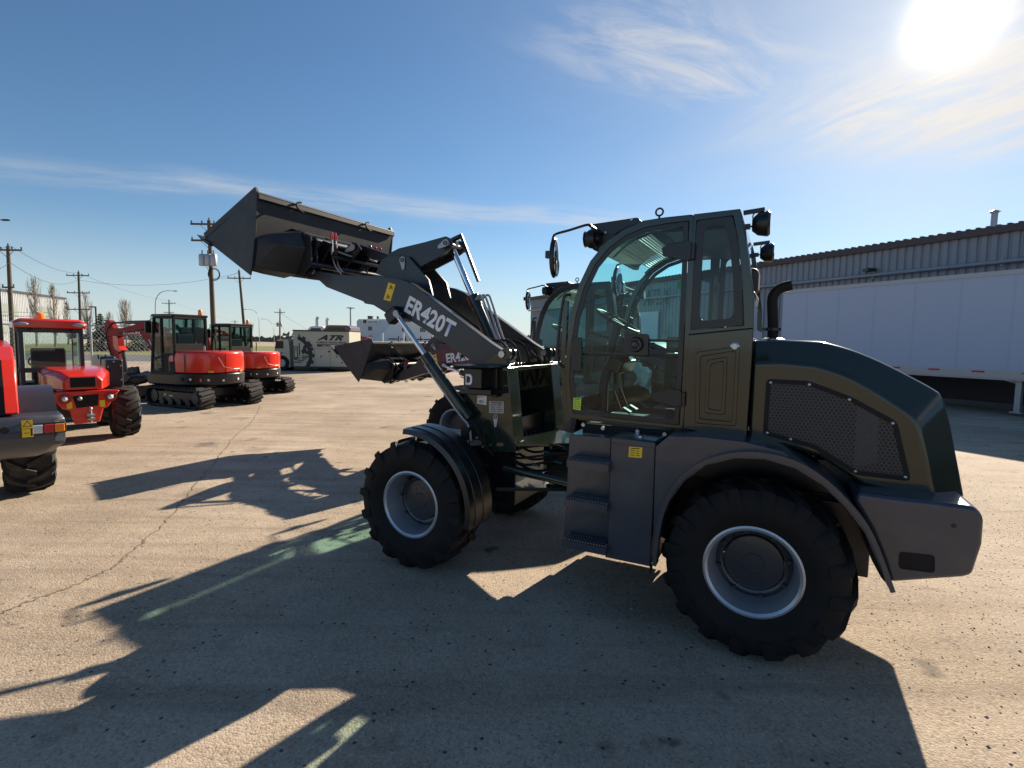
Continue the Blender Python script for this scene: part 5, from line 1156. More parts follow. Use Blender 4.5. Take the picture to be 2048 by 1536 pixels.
def red_rig():
    Y = 33; c = at(716, 690, Y); root = empty('drill_rig', (c.x, Y, 0)); tag(root, 'tangled red piece of farm machinery just right of the service truck', 'machine')
    rnd = random.Random(4); b = B()
    for k in range(26):
        p = Vector((rnd.uniform(-.6, .6), rnd.uniform(0, 1.2), rnd.uniform(1.3, 2.15))); q = p+Vector((rnd.uniform(-.4, .4), rnd.uniform(-.4, .4), rnd.uniform(-.2, .2))); b.bar(p, q, .05, .05)
    for k in range(4): b.tube([(rnd.uniform(-.5, .5)+.22*math.cos(a), .1*k, 1.75+.2*math.sin(a)+.03*k) for a in [2*math.pi*i/14 for i in range(14)]], .035, 6, close=True)
    b.box((0, .6, 1.1), (1.3, 1.1, .5)); b.build('frame', 'redd', root)
    b = B(); b.sphere((-.35, 0, 1.85), .13, 1, .5, 1); b.sphere((.1, .1, 1.9), .08, 1, .5, 1); b.build('drum', 'white', root, smooth=True)
    for x in (-.45, .45):
        b = B(); b.lathe([(1e-4, -.15), (.42, -.15), (.45, 0), (.42, .15), (1e-4, .15)], (x, .1, .45), n=18); b.build('wheel', 'rubber', root)
red_rig()

# ------------------------------------------------------------ buildings
M['siding'] = paint('white_siding', (.62, .63, .66), .55, var=.05)
M['siding2'] = paint('white_siding_light', (.70, .71, .74), .55, var=.04)
M['corr'] = paint('grey_corrugated_steel', (.25, .27, .30), .5, metal=.2, var=.12, sc=1.2, dirt=(.22, .21, .20, .4), dsc=.8)
M['corrw'] = paint('white_corrugated_steel', (.60, .61, .63), .5, var=.08)
M['fascia'] = paint('maroon_fascia', (.08, .06, .06), .6, var=.15)
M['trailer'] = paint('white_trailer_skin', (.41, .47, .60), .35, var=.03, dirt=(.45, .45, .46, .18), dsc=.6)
M['window'] = paint('window_pane', (.07, .08, .09), .12, var=.2)
def corrugated(b, p0, p1, z0, z1, n, depth=.05, fr=.5):
    """ribbed wall sheet from p0 to p1 (2D) with n ribs"""
    p0, p1 = Vector(p0), Vector(p1); d = p1-p0; nr = Vector((-d.y, d.x)).normalized()*depth; pts = []
    for i in range(n):
        for t, o in ((0, 0), (.30, 0), (.42, 1), (.62, 1), (.74, 0)): pts.append(p0+d*((i+t)/n)+nr*o)
    pts.append(p1); k = len(pts)
    b.add([(p.x, p.y, z0) for p in pts]+[(p.x, p.y, z1) for p in pts], [(i, i+1, k+i+1, k+i) for i in range(k-1)])
def warehouse():
    D = Vector((-.42, .907)); Nn = Vector((-.907, -.42)); dist = 22.8
    base = -Nn*dist                                       # point on the wall closest to the camera
    P = lambda s: base+D*s
    H = 5.92; s0, s1 = -42, 45.2
    a, e = P(s0), P(s1); root = empty('warehouse', (a.x, a.y, 0)); tag(root, 'long grey corrugated steel warehouse with dark red roof edge behind the trailer', 'building')
    L_ = lambda v: (v.x-a.x, v.y-a.y)
    b = B(); A_, E_ = L_(a), L_(e); corrugated(b, E_, A_, 0, H, 300, .055); bk = [Vector(A_)-Nn*24, Vector(E_)-Nn*24]
    b.add([(*A_, 0), (*A_, H), (*bk[0], H), (*bk[0], 0), (*E_, 0), (*E_, H), (*bk[1], H), (*bk[1], 0)], [(0, 1, 2, 3), (4, 5, 6, 7), (2, 3, 7, 6)]); wl = b.build('wall', 'corr', root)
    rid = [(Vector(A_)+Vector(E_))/2]; b = B(); n = Vector(Nn)
    f0, f1 = Vector(A_)+n*.16, Vector(E_)+n*.16; m0, m1 = Vector(A_)-n*12, Vector(E_)-n*12; g0, g1 = Vector(A_)-n*24.3, Vector(E_)-n*24.3
    b.loft([[(*p, z) for p, z in ((f0, H), (f0, H+.12), (m0, H+.5), (g0, H+.1), (g0, H), (m0, H+.35))], [(*p, z) for p, z in ((f1, H), (f1, H+.12), (m1, H+.5), (g1, H+.1), (g1, H), (m1, H+.35))]])
    nr_ = 300
    for i in range(nr_):
        p = f0+(f1-f0)*((i+.5)/nr_); b.box((p.x-n.x*.2, p.y-n.y*.2, H+.14), (.10, .42, .045), Matrix.Rotation(math.atan2(-n.x, n.y), 3, 'Z'))
    b.build('roof', 'fascia', root)
    b = B(); b.add([(*(f0+n*.02), H-.13), (*(f1+n*.02), H-.13), (*(f1+n*.02), H+.06), (*(f0+n*.02), H+.06), (*(Vector(A_)+n*.06), H-.13), (*(Vector(E_)+n*.06), H-.13)], [(0, 1, 2, 3), (0, 1, 5, 4)]); b.build('fascia', 'fascia', root)
    b = B(); p_, q_ = Vector(A_)+n*.10, Vector(E_)+n*.10; b.loft([[(*p_, 0), (*p_, 1.25), (*(p_-n*.3), 1.25), (*(p_-n*.3), 0)], [(*q_, 0), (*q_, 1.25), (*(q_-n*.3), 1.25), (*(q_-n*.3), 0)]]); b.build('wall_shade_band', paint('wall_shade_tone', (.055, .048, .052), .8, var=.3, sc=.6), root)  # dark band added over the wall foot for the shadow under the trailer
    zp = H-1.12; b = B(); b.tube([(*(Vector(A_)+n*.20), zp), (*(Vector(E_)+n*.20), zp)], .075, 10); ln = (s1-s0)
    for k in range(int(ln/4.2)): p = Vector(A_)+D*(4.2*k+1)+n*.13; b.box((p.x, p.y, zp), (.06, .06, .28))
    b.build('wall_pipe', 'galv', root, smooth=True)
    for px, py in ((1584, 568), (1746, 541)):
        d = px_ray(px, py); t = -dist/(d.x*Nn.x+d.y*Nn.y)*-1; t = abs(dist/(d.x*Nn.x+d.y*Nn.y)); p = CAM+d*t; b = B(); q = Vector((p.x-a.x, p.y-a.y))+n*.25; b.box((q.x, q.y, p.z), (.35, .35, .12)); b.box((q.x-n.x*.2, q.y-n.y*.2, p.z), (.08, .08, .06)); b.build('wall_lamp', 'black', root)
    # big door with a wave logo, lettering
    def wp(px, py, off=.1):
        d = px_ray(px, py); t = abs((dist-off)/(d.x*Nn.x+d.y*Nn.y)); p = CAM+d*t; return Vector((p.x-a.x, p.y-a.y, p.z))
    q = [wp(1268, 626), wp(1318, 622), wp(1320, 760), wp(1262, 760)]; q[2].z = q[3].z = 0; q[0].z = q[1].z = (q[0].z+q[1].z)/2; q[3].x, q[3].y = q[0].x, q[0].y; q[2].x, q[2].y = q[1].x, q[1].y
    b = B(); b.prism(q, (n.x*.05, n.y*.05, 0)); b.build('overhead_door', 'siding', wl)
    p, r_ = wp(1286, 612), wp(1340, 596); xd = Vector((r_.x-p.x, r_.y-p.y, 0)); text('ATLX', 'hub', wl, p, xd, (0, 0, 1), 1.5, name='lettering', bold=.0, shear=.4, width=xd.length)
    c = wp(1988, 445, -9); b = B(); b.tube([(c.x, c.y, H+.2), (c.x, c.y, wp(1987, 425, -9).z)], .13, 12); b.lathe([(.24, 0), (1e-4, .12)], (c.x, c.y, wp(1987, 424, -9).z), 'z', 12); b.tube([(c.x, c.y, wp(1987, 427, -9).z), (c.x, c.y, wp(1987, 422, -9).z)], .16, 12); b.build('chimney', 'galv', root, smooth=True)
    return D, Nn
WD, WN = warehouse()
def trailer():
    D = Vector((WD.x, WD.y, 0)); n = Vector((WN.x, WN.y, 0)); dist = 18.5
    base = -n*dist; d = px_ray(2026, 780); t = dist/abs(d.x*n.x+d.y*n.y); p = CAM+d*t; s_leg = (Vector((p.x, p.y, 0))-base).dot(D)
    s0, s1 = s_leg-2.3, s_leg+7.3; o = base+D*s0; root = empty('semi_trailer', o, math.atan2(D.y, D.x)); tag(root, 'long white box semi trailer parked along the corrugated warehouse', 'trailer')
    L_ = s1-s0; z0, z1 = 1.16, 4.02                                       # local x along D, +y = left of D = towards camera
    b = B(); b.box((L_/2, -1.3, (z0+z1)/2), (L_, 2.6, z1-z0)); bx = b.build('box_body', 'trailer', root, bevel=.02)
    b = B(); n_ = int(L_/1.22)
    for k in range(1, n_+1): b.box((k*1.22, .001, (z0+z1)/2), (.03, .006, z1-z0-.2))
    b.build('panel_seam', 'trailer', bx)
    b = B()
    for k in range(0, n_+1):
        for j in range(56): b.box((k*1.22+.03, .009, z0+.12+j*(z1-z0-.2)/56), (.012, .006, .012)); 
    b.build('rivet', 'galv', bx)
    b = B(); b.box((L_/2, .015, z0-.01), (L_, .04, .22)); b.box((L_/2, .012, z1-.06), (L_, .03, .13)); b.box((L_/2, -.06, z0-.14), (L_, .1, .06)); b.build('side_rail', 'galv', bx)
    for k in range(int(L_/1.1)):
        b = B(); b.box((.9+k*1.1, .038, z0+.04), (.30, .006, .05)); b.build('reflector', 'redlens', bx)
    for yy in (-.35, -2.25):
        b = B(); b.box((2.3, yy, .62), (.13, .13, 1.0)); b.box((2.3, yy, .10), (.26, .24, .04)); b.bar((2.3, yy, .9), (3.0, yy, 1.1), .05, .05); b.build('landing_leg', 'galv', root)
    b = B(); b.bar((2.3, -.3, .8), (2.3, -2.3, .8), .05, .05); b.box((L_/2, -1.3, z0-.16), (L_, 1.0, .12)); b.build('cross_member', 'black', root)
    for x in (L_-1.9,):
        for yy in (-.25, -2.35):
            e_ = empty('wheel', (x, yy, .5)); e_.parent = root
            b = B(); b.lathe([(.28, -.2), (.46, -.22), (.5, -.16), (.5, .16), (.46, .22), (.28, .2)], n=26); b.build('tyre', 'rubber', e_, smooth=True)
            b = B(); b.lathe([(1e-4, .06), (.12, .10), (.2, .02), (.28, .12), (.29, .2)], n=20); b.build('rim', 'galv', e_, smooth=True)
    b = B(); b.box((L_-1.9, -1.3, .7), (1.6, 1.1, .3)); b.build('bogie', 'black', root)
trailer()
def white_building():
    Y = 120; c = at(800, 690, Y); root = empty('office_building', (c.x, Y, 0)); tag(root, 'white two-storey building with round dark logo sign on the horizon', 'building')
    f = lambda px, py, dy=0: (lambda p: Vector((p.x-c.x, dy, p.z)))(at(px, py, Y+dy))
    a, e = f(713, 638), f(892, 640); b = B(); pr = [(a.x, 0), (a.x, a.z-.5), (a.x+.5, a.z+.0), (e.x-.5, e.z+.2), (e.x, e.z-.3), (e.x, 0)]; b.prism([(x, 0, z) for x, z in pr], (0, 18, 0)); w = b.build('wall', 'siding', root, bevel=.1)
    b = B(); q = [f(737, 690, -2), f(786, 645, -2), f(800, 638.5, -2), f(828, 638.5, -2), f(868, 656, -2), f(868, 690, -2)]; q[0].z = 0; q[-1].z = 0; b.prism([q[0]]+q[1:], (0, 2, 0)); b.build('front_gable', 'siding2', root)
    for x0, y0, x1, y1, dy, n_ in ((736, 653, 744, 661, -.05, 3), (840, 656, 851, 664, -2.05, 3), (804, 655, 808, 663, -2.05, 1)):
        p, q = f(x0, y0, dy), f(x1, y1, dy)
        for k in range(n_):
            b = B(); ww = (q.x-p.x)/n_; b.box((p.x+ww*(k+.5), dy, (p.z+q.z)/2), (ww*.8, .1, p.z-q.z)); b.build('window', 'window', w)
    p, q = f(723.5, 638.5, -.3), f(757, 648, -.3); b = B(); b.box(((p.x+q.x)/2, -.3, (p.z+q.z)/2), (q.x-p.x, .15, p.z-q.z)); sg = b.build('sign_panel', 'white', w)
    cc = f(729.5, 643, -.42); b = B(); b.lathe([(.10, 0), (.42, 0), (.42, .02), (.10, .02)], (cc.x, -.44, cc.z), n=20); b.box((cc.x-.25, -.46, cc.z-.22), (.35, .02, .12), Matrix.Rotation(.5, 3, 'Y')); b.build('logo', 'ink', sg)
    p, q = f(735, 646, -.42), f(755, 646, -.42); text('QUICK PARK', 'hub', sg, p, q-p, (0, 0, 1), .62, name='lettering', bold=.01, width=(q-p).length)
    b = B()
    for x, y, s_ in ((741, 635, 1.1), (756, 635.5, .35), (866, 637, 2.0)): p = f(x, y, 2); b.box((p.x, 2, p.z), (s_, 1, .7))
    b.build('roof_unit', 'hub', root)
white_building()
def left_building():
    p0, p1 = at(-60, 588, 82), at(129, 607, 108); root = empty('metal_building', (p0.x, p0.y, 0)); tag(root, 'white ribbed metal building with window bands at the far left behind poplars', 'building')
    q = (p1.x-p0.x, p1.y-p0.y); b = B(); z = 9.2; corrugated(b, (0, 0), q, 0, z, 60, -.25); b.add([(q[0], q[1], 0), (q[0], q[1], z), (q[0]-20, q[1]+20, z), (q[0]-20, q[1]+20, 0), (0, 0, z), (-20, 20, z)], [(0, 1, 2, 3), (1, 4, 5, 2)]); w = b.build('wall', 'corrw', root)
    d = Vector(q).normalized(); nn = Vector((d.y, -d.x)); L_ = Vector(q).length
    b = B(); b.bar((nn.x*.3, nn.y*.3, z), (q[0]+nn.x*.3, q[1]+nn.y*.3, z), .3, .35); b.build('roof_edge', 'hub', root)
    M['pane2'] = paint('dusty_pane', (.22, .25, .22), .3, var=.3, sc=.5)
    for s0, s1, zz0, zz1 in ((.02, .42, 5.0, 6.9), (.55, .80, 5.0, 7.0), (.02, .30, 2.0, 3.6)):
        b = B(); a = d*L_*s0+nn*.3; e = d*L_*s1+nn*.3; b.add([(a.x, a.y, zz0), (e.x, e.y, zz0), (e.x, e.y, zz1), (a.x, a.y, zz1)], [(0, 1, 2, 3)]); b.build('window', 'pane2', w)
left_building()

# ------------------------------------------------------------ poles, lamps, wires
def arm(b, z, w, y=0, r=.06):
    b.bar((-w, y, z), (w, y, z), .10, .12)
def pole(px_top, py_top, px_bot, Y, label, arms, box=0, Hh=None, lean=True, coil=False):
    t = at(px_top, py_top, Y); bt = at(px_bot, 690, Y); root = empty('utility_pole', (bt.x+(bt.x-t.x)*.3, Y, 0)); tag(root, label, 'utility pole', 'wooden utility poles')
    o = root.location; top = Vector((t.x-o.x, 0, t.z)); b = B(); b.tube([(0, 0, 0), tuple(top*.5), tuple(top)], [.19, .165, .13], 12); ob = b.build('pole', 'wood', root, smooth=True)
    for dz, w in arms:
        b = B(); k = (t.z-dz)/t.z; c = top*k; b.bar((c.x-w, -.15, c.z), (c.x+w, -.15, c.z), .10, .13)
        b.bar((c.x-w*.5, -.15, c.z), (c.x, -.12, c.z-.6), .03, .03); b.bar((c.x+w*.5, -.15, c.z), (c.x, -.12, c.z-.6), .03, .03)
        cr = b.build('crossarm', 'wood', root)
        for s_ in (-.95, -.35, .35, .95) if w > 1 else (-.9, .9):
            b = B(); b.lathe([(.02, 0), (.06, .02), (.03, .08), (.07, .11), (.04, .18), (1e-4, .2)], (c.x+w*s_, -.15, c.z+.07), 'z', 8); b.build('insulator', 'hub', cr)
    b = B(); b.lathe([(.02, 0), (.06, .02), (.03, .08), (.07, .11), (.04, .2), (1e-4, .22)], (top.x, 0, top.z), 'z', 8); b.build('insulator', 'hub', root)
    if box:
        c = top*((t.z-box)/t.z)
        for s_ in (-.42, 0, .42):
            b = B(); b.lathe([(1e-4, 0), (.22, 0), (.24, .05), (.24, .75), (.2, .85), (1e-4, .88)], (c.x+s_, -.35, c.z-.4), 'z', 16); tr = b.build('transformer', 'galv', root, smooth=True); b = B(); b.tube([(c.x+s_, -.35, c.z+.45), (c.x+s_, -.35, c.z+.75)], .04, 6); b.build('bushing', 'hub', tr)
    if coil:
        b = B(); c = top*.62
        for k in range(3): b.tube([(c.x+.35+(.38+.04*k)*math.cos(a), -.25, c.z+(.38+.05*k)*math.sin(a)) for a in [2*math.pi*i/18 for i in range(18)]], .018, 5, close=True)
        b.tube(smooth_line([(top.x-.4, -.3, top.z-2.4), (c.x-.4, -.3, c.z+1.0), (c.x, -.2, c.z), (c.x+.2, -.2, c.z-2.2)], 5), .018, 5); b.build('cable_coil', 'blackm', root)
    return root
pole(16, 492, 26, 44, 'wooden utility pole standing at the far left edge above the ribbed metal building', [(.35, 1.3), (3.4, .5)])
pole(157, 544, 163, 74, 'wooden utility pole with three crossarms between the poplars and the spruce', [(.5, 1.6), (2.9, 1.6), (5.2, 1.6)])
pole(418, 441, 428, 40, 'thick wooden utility pole with grey transformer cluster behind the nearer excavator cab', [(.3, 1.3), (1.5, 1.3)], box=3.0, coil=True)
pole(478, 541, 490, 68, 'leaning wooden utility pole between the two excavator cabs', [(1.0, 1.5)])
pole(338, 600, 340, 125, 'small distant utility pole beside the curved street lamp', [(.8, 1.6), (3.0, 1.2)])
pole(560, 618, 560, 120, 'distant utility pole with a transformer left of the service truck', [(.8, 1.2)], box=3.6)
pole(470, 640, 470, 240, 'tiny distant utility pole between the excavator cabs', [(.8, 1.6), (2.6, 1.2)])
def street_lamp(pts, Y, label, r=.09):
    P_ = [at(x, y, Y) for x, y in pts]; o = Vector((P_[0].x, Y, 0)); root = empty('street_lamp', o); tag(root, label, 'street lamp', 'curved street lamps along the road')
    b = B(); path = [Vector((0, 0, 0))]+[p-o for p in smooth_line(P_, 4)]; n = len(path); b.tube(path, [r*(1-.55*i/n) for i in range(n)], 10); b.build('pole', 'galv', root, smooth=True)
    e = path[-1]; d = (path[-1]-path[-2]).normalized(); b = B(); b.sphere((0, 0, 0), 1, .42, .15, .09, 14, 8); b.v = [(p[0]+e.x+d.x*.3, p[1], p[2]+e.z) for p in b.v]; b.build('lamp_head', 'hub', root, smooth=True)
street_lamp([(311, 640), (311, 606), (314, 594), (322, 585), (334, 581.5), (347, 582)], 92, 'tall curved street lamp rising behind the excavator boom')
street_lamp([(518, 645), (518, 640), (516, 630), (509, 622), (500, 619), (492, 619)], 150, 'curved street lamp above the farther excavator cab')
street_lamp([(548, 662), (546, 652), (541, 644), (534, 639), (526, 638)], 190, 'smaller curved street lamp to the right of the farther excavator')
street_lamp([(573, 672), (571, 663), (566, 656), (559, 651), (549, 648)], 240, 'smallest curved street lamp just left of the service truck box')
street_lamp([(-48, 640), (-46, 470), (-36, 450), (-18, 440), (4, 440)], 46, 'street lamp whose dark head pokes in at the upper left edge')
def mast():
    p = at(701, 617, 62); root = empty('light_mast', (p.x, 62, 0)); tag(root, 'straight grey light mast with flat round head behind the service truck', 'light pole')
    b = B(); b.tube([(0, 0, 0), (0, 0, p.z)], [.13, .09], 12); b.build('pole', 'galv', root, smooth=True)
    b = B(); b.lathe([(1e-4, 0), (.45, .02), (.5, .08), (1e-4, .14)], (0, 0, p.z), 'z', 18); b.build('lamp_head', 'hub', root)
    p = at(191, 613, 62); q = at(180, 611, 62); root = empty('light_mast', (p.x, 62, 0)); tag(root, 'short dark lamp post with box head left of the spruce', 'light pole')
    b = B(); b.tube([(0, 0, 0), (0, 0, p.z)], .09, 8); b.build('pole', 'hub', root)
    b = B(); b.box(((q.x-p.x)*.55, 0, p.z-.05), (abs(q.x-p.x), .3, .14)); b.build('lamp_head', 'hub', root)
mast()
def wire(name, pts, sag, r, label):
    b = B(); path = []
    for i in range(len(pts)-1):
        a, c = pts[i], pts[i+1]
        for k in range(14):
            t = k/14; p = a.lerp(c, t); p.z -= sag*4*t*(1-t); path.append(p)
    path.append(pts[-1]); b.tube(path, r, 5); tag(b.build(name, 'blackm'), label, 'cable', 'overhead power cables')
wire('power_cable', [at(-200, 470, 30), at(22, 492, 44), at(157, 546, 74), at(338, 601, 125), at(470, 641, 240)], .6, .016, 'overhead power cable running over the tops of the left poles')
wire('power_cable', [at(-200, 520, 30), at(20, 525, 44), at(156, 560, 74), at(478, 546, 68)], 1.1, .016, 'lower overhead cable from the leftmost pole to the leaning pole')
wire('power_cable', [at(418, 556, 40), at(478, 541, 68)], .4, .014, 'short overhead cable between the transformer pole and the leaning pole')
wire('power_cable', [at(560, 625, 120), at(640, 668, 260)], .8, .03, 'overhead cable falling right from the distant transformer pole')

# ------------------------------------------------------------ fence
def fence():
    Y = 19.6; x0, x1 = -23.5, at(318, 700, Y).x; root = empty('chain_link_fence', (x0, Y, 0)); tag(root, 'chain link fence with pipe rail behind the red machines', 'fence'); L_ = x1-x0; Hf = 2.22
    b = B(); s = .16; n = int((L_+Hf)/s); r = .0022
    for i in range(n):
        xa = i*s
        for sgn in (1, -1):
            p = (xa, 0) if sgn > 0 else (xa-Hf, 0)
            a = [p[0], 0.03]; e = [p[0]+sgn*0+(Hf if sgn < 0 else -Hf), Hf]
            if sgn < 0: a, e = [xa-Hf, .03], [xa, Hf]
            def clip(a, e):
                (ax, az), (ex, ez) = a, e
                if ex < ax: ax, az, ex, ez = ex, ez, ax, az
                if ex <= 0 or ax >= L_: return None
                if ax < 0: az += (ez-az)*(-ax)/(ex-ax); ax = 0
                if ex > L_: ez = az+(ez-az)*(L_-ax)/(ex-ax); ex = L_
                return (ax, az), (ex, ez)
            c = clip(a, e)
            if c: (ax, az), (ex, ez) = c; b.bar((ax, .006*sgn, az), (ex, .006*sgn, ez), r*2, r*2, up=(0, 1, 0))
    b.build('wire_mesh', 'galv', root)
    for i in range(5):
        b = B(); x = L_*i/4; b.tube([(x, .04, 0), (x, .04, Hf+.05)], .035, 10); b.build('fence_post', 'galv', root, smooth=True)
    b = B(); b.tube([(0, .04, Hf), (L_, .04, Hf)], .025, 8); b.build('top_rail', 'galv', root, smooth=True)
    b = B()
    for zz in (Hf+.15, Hf+.3, Hf+.45): b.tube([(0, -.1, zz), (L_*.62, -.1, zz)], .008, 5)
    b.build('barbed_strand', 'galv', root)
    p = gnd(316, 772); q = at(316, 690, p.y); root = empty('concrete_post', (p.x, p.y, 0)); tag(root, 'pale concrete post standing between the excavator arm and tracks', 'post')
    b = B(); b.box((0, 0, q.z/2), (.24, .24, q.z)); b.build('shaft', 'concrete', root, bevel=.02); b = B(); b.box((.35, .15, q.z*.42), (.42, .1, q.z*.84)); b.build('side_panel', 'galv', root, bevel=.01)
    for k, (px, py, s_) in enumerate(((268, 800, 1.0), (292, 792, .8))):
        p = gnd(px, py); root = empty('excavator_bucket', (p.x, p.y, 0), .5*k); tag(root, ('black digging bucket on the ground beside the excavator tracks', 'smaller black digging bucket behind the first one')[k], 'bucket')
        b = B(); b.xz([(-.5*s_, .02), (-.55*s_, .35*s_), (-.3*s_, .72*s_), (.1*s_, .80*s_), (.25*s_, .70*s_), (.1*s_, .55*s_), (-.25*s_, .45*s_), (-.3*s_, .2*s_), (.5*s_, .06), (.55*s_, .02)], .4*s_, -.4*s_); b.build('bucket', 'black', root, bevel=.02)
        b = B(); b.xz([(-.1*s_, .7*s_), (-.05*s_, .95*s_), (.1*s_, .98*s_), (.15*s_, .72*s_)], .12, .09); b.xz([(-.1*s_, .7*s_), (-.05*s_, .95*s_), (.1*s_, .98*s_), (.15*s_, .72*s_)], -.09, -.12); b.build('bucket_ear', 'black', root)
fence()

# ------------------------------------------------------------ trees
M['bark'] = paint('pale_bark', (.22, .19, .16), .9, var=.3, sc=3)
M['twig'] = paint('bare_twigs', (.30, .25, .20), .9, var=.3, sc=2)
M['needle'] = paint('spruce_needles', (.020, .032, .014), .85, var=.5, sc=1.5)
def poplar(px, pyt, Y, w, label, seed):
    t = at(px, pyt, Y); root = empty('poplar_tree', (t.x, Y, 0)); tag(root, label, 'tree', 'bare columnar poplars'); rnd = random.Random(seed); Hh = t.z
    b = B(); b.tube([(0, 0, 0), (.1, 0, Hh*.4), (0, 0, Hh)], [Hh*.018, Hh*.011, .02], 8); b.build('trunk', 'bark', root, smooth=True)
    b = B()
    w *= .62
    for k in range(90):
        z = Hh*(.14+.8*rnd.random()); a = rnd.uniform(0, 6.28); f = math.sin(math.pi*min(1, (z/Hh)*.92+.10))**.7; ln = w*f*rnd.uniform(.6, 1.2); e = Vector((math.cos(a)*ln*.45, math.sin(a)*ln*.45, z+ln*rnd.uniform(1.1, 2.0)));
        if e.z > Hh*1.02: e.z = Hh*rnd.uniform(.93, 1.02)
        m_ = Vector((e.x*.8, e.y*.8, z+(e.z-z)*.45)); b.tube([(0, 0, z), m_, e], [.035, .022, .008], 4)
        for j in range(5):
            p = m_.lerp(e, rnd.random()) if rnd.random() < .7 else Vector((0, 0, z)).lerp(m_, rnd.random()); q = p+Vector((rnd.uniform(-.35, .35), rnd.uniform(-.35, .35), rnd.uniform(.3, 1.1)))*w*.30; b.tube([p, q], [.014, .006], 3)
    b.build('crown', 'twig', root)
for i, a in enumerate(((66, 556, 78, 3.2, 'tall bare poplar in front of the ribbed metal building, left of its window band'), (104, 570, 80, 2.6, 'bare poplar in front of the right half of the ribbed metal building'), (132, 600, 95, 2.0, 'thin bare poplar at the right corner of the ribbed metal building'),
                       (171, 588, 84, 3.0, 'bare poplar just right of the pole with three crossarms'), (217, 625, 100, 2.4, 'low bare poplar immediately right of the spruce'), (249, 602, 88, 3.4, 'bare poplar seen over the excavator boom'), (392, 640, 170, 6, 'faint bare tree behind the nearer excavator cab'), (497, 648, 170, 5, 'faint bare tree right of the leaning pole'))):
    poplar(*a, i)
def spruce(px, pyt, Y, w, label, seed, base=None):
    t = at(px, pyt, Y); root = empty('spruce_tree', (t.x, Y, 0)); tag(root, label, 'tree', 'dark spruce trees'); rnd = random.Random(seed); Hh = t.z
    b = B(); b.tube([(0, 0, 0), (0, 0, Hh)], [.16, .02], 8); b.build('trunk', 'bark', root)
    b = B(); nl = int(Hh*5)
    for i in range(nl):
        z = Hh*(.05+.94*i/nl); r = w*(1-z/Hh)**.85+.06
        for k in range(11):
            a = rnd.uniform(0, 6.28); rr = r*rnd.uniform(.65, 1.12); dr = -.25*rr
            d = Vector((math.cos(a), math.sin(a), 0)); s_ = Vector((-d.y, d.x, 0)); n_ = 6
            for j in range(n_):
                t0, t1 = j/n_, (j+1.2)/n_; wd = (.10+.14*rr)*(1-.5*t0); c0 = Vector((0, 0, z))+d*rr*t0+Vector((0, 0, dr*t0*t0)); c1 = Vector((0, 0, z))+d*rr*t1+Vector((0, 0, dr*t1*t1))
                o = rnd.uniform(-.06, .06); b.add([c0-s_*wd*rnd.uniform(.4, 1)+Vector((0, 0, o)), c1, c0+s_*wd*rnd.uniform(.4, 1)-Vector((0, 0, o+.05)), c0+Vector((0, 0, .1))], [(0, 1, 3), (3, 1, 2)])
    b.build('crown', 'needle', root)
spruce(200, 625, 60, 2.0, 'pointed spruce seen through the chain link fence', 3)
spruce(271, 668, 62, 1.9, 'squat spruce under the excavator boom', 4)
spruce(292, 672, 66, 1.9, 'squat spruce at the right of the other squat one', 5)
def shrubs():
    rnd = random.Random(11); b = B()
    for k in range(2600):
        X = rnd.uniform(-330, 300); Yy = rnd.uniform(215, 240); h = rnd.uniform(.8, 4.2)*(.6+.4*math.sin(X*.13)+.3*math.sin(X*.037)); r = rnd.uniform(.8, 2)
        for j in range(2): z = h*rnd.random(); b.add([(X-r, Yy, max(0, z-.6)), (X+r, Yy+.5, max(0, z-.4)), (X+rnd.uniform(-1, 1), Yy, z+rnd.uniform(.5, 1.3))], [(0, 1, 2)])
    b.build('far_tree_line', paint('far_brush', (.10, .10, .085), .9, var=.4, sc=.1)); tag(bpy.data.objects['far_tree_line'], 'low dark line of bare brush along the horizon', 'trees', kind='stuff')
shrubs()
def clutter():
    rnd = random.Random(5)
    spec = [(783, 683, 52, 2.6, .9), (800, 680, 56, 2.2, 1.0), (826, 684, 50, 3.0, 1.0), (852, 683, 54, 2.6, 1.1), (878, 682, 52, 2.2, 1.2), (905, 684, 46, 2.4, 1.2), (925, 690, 42, 2.6, 1.3), (946, 690, 40, 2.2, 1.3)]
    pl = ['behind the tip of the lowered bucket', 'second from the left in the row beyond the lowered bucket', 'left of the lift cylinder rod beyond the bucket', 'right of the lift cylinder rod beyond the bucket', 'under the raised boom lettering', 'beyond the upper end of the second boom', 'close to the green tower headlight', 'nearest to the green tower in the far row']
    for k, (px, py, Y, w, h) in enumerate(spec):
        c = at(px, py, Y); root = empty('skid_steer', (c.x, Y, 0), rnd.uniform(-.4, .4)); tag(root, 'dark parked attachment frame '+pl[k], 'machine', 'dark machines in the far row')
        b = B(); b.box((0, 0, .75), (w, 1.2, .7)); b.box((w*.1, 0, 1.35), (w*.55, 1.0, .6)); b.bar((-w*.4, .5, 1.0), (w*.4, .5, 1.7), .12, .15); b.bar((-w*.4, -.5, 1.0), (w*.4, -.5, 1.7), .12, .15); b.build('body', ('hub', 'black', 'grey')[k % 3], root, bevel=.05)
        b = B(); b.box((w*.1, 0, 1.9), (w*.4, .9, .12)); b.tube([(w*.25, .4, 1.6), (w*.25, .4, 2.2)], .06, 8); b.build('canopy', 'black', root)
        if k % 2 == 0: b = B(); b.tube([(-w*.3, -.5, 1.0), (-w*.3, -.5, 2.45)], .07, 8); b.build('stack', 'white', root)
        for x in (-w*.3, w*.3):
            for y in (-.6, .6): b = B(); b.lathe([(1e-4, -.12), (.3, -.12), (.36, 0), (.3, .12), (1e-4, .12)], (x, y, .36), n=16); b.build('wheel', 'rubber', root)
clutter()

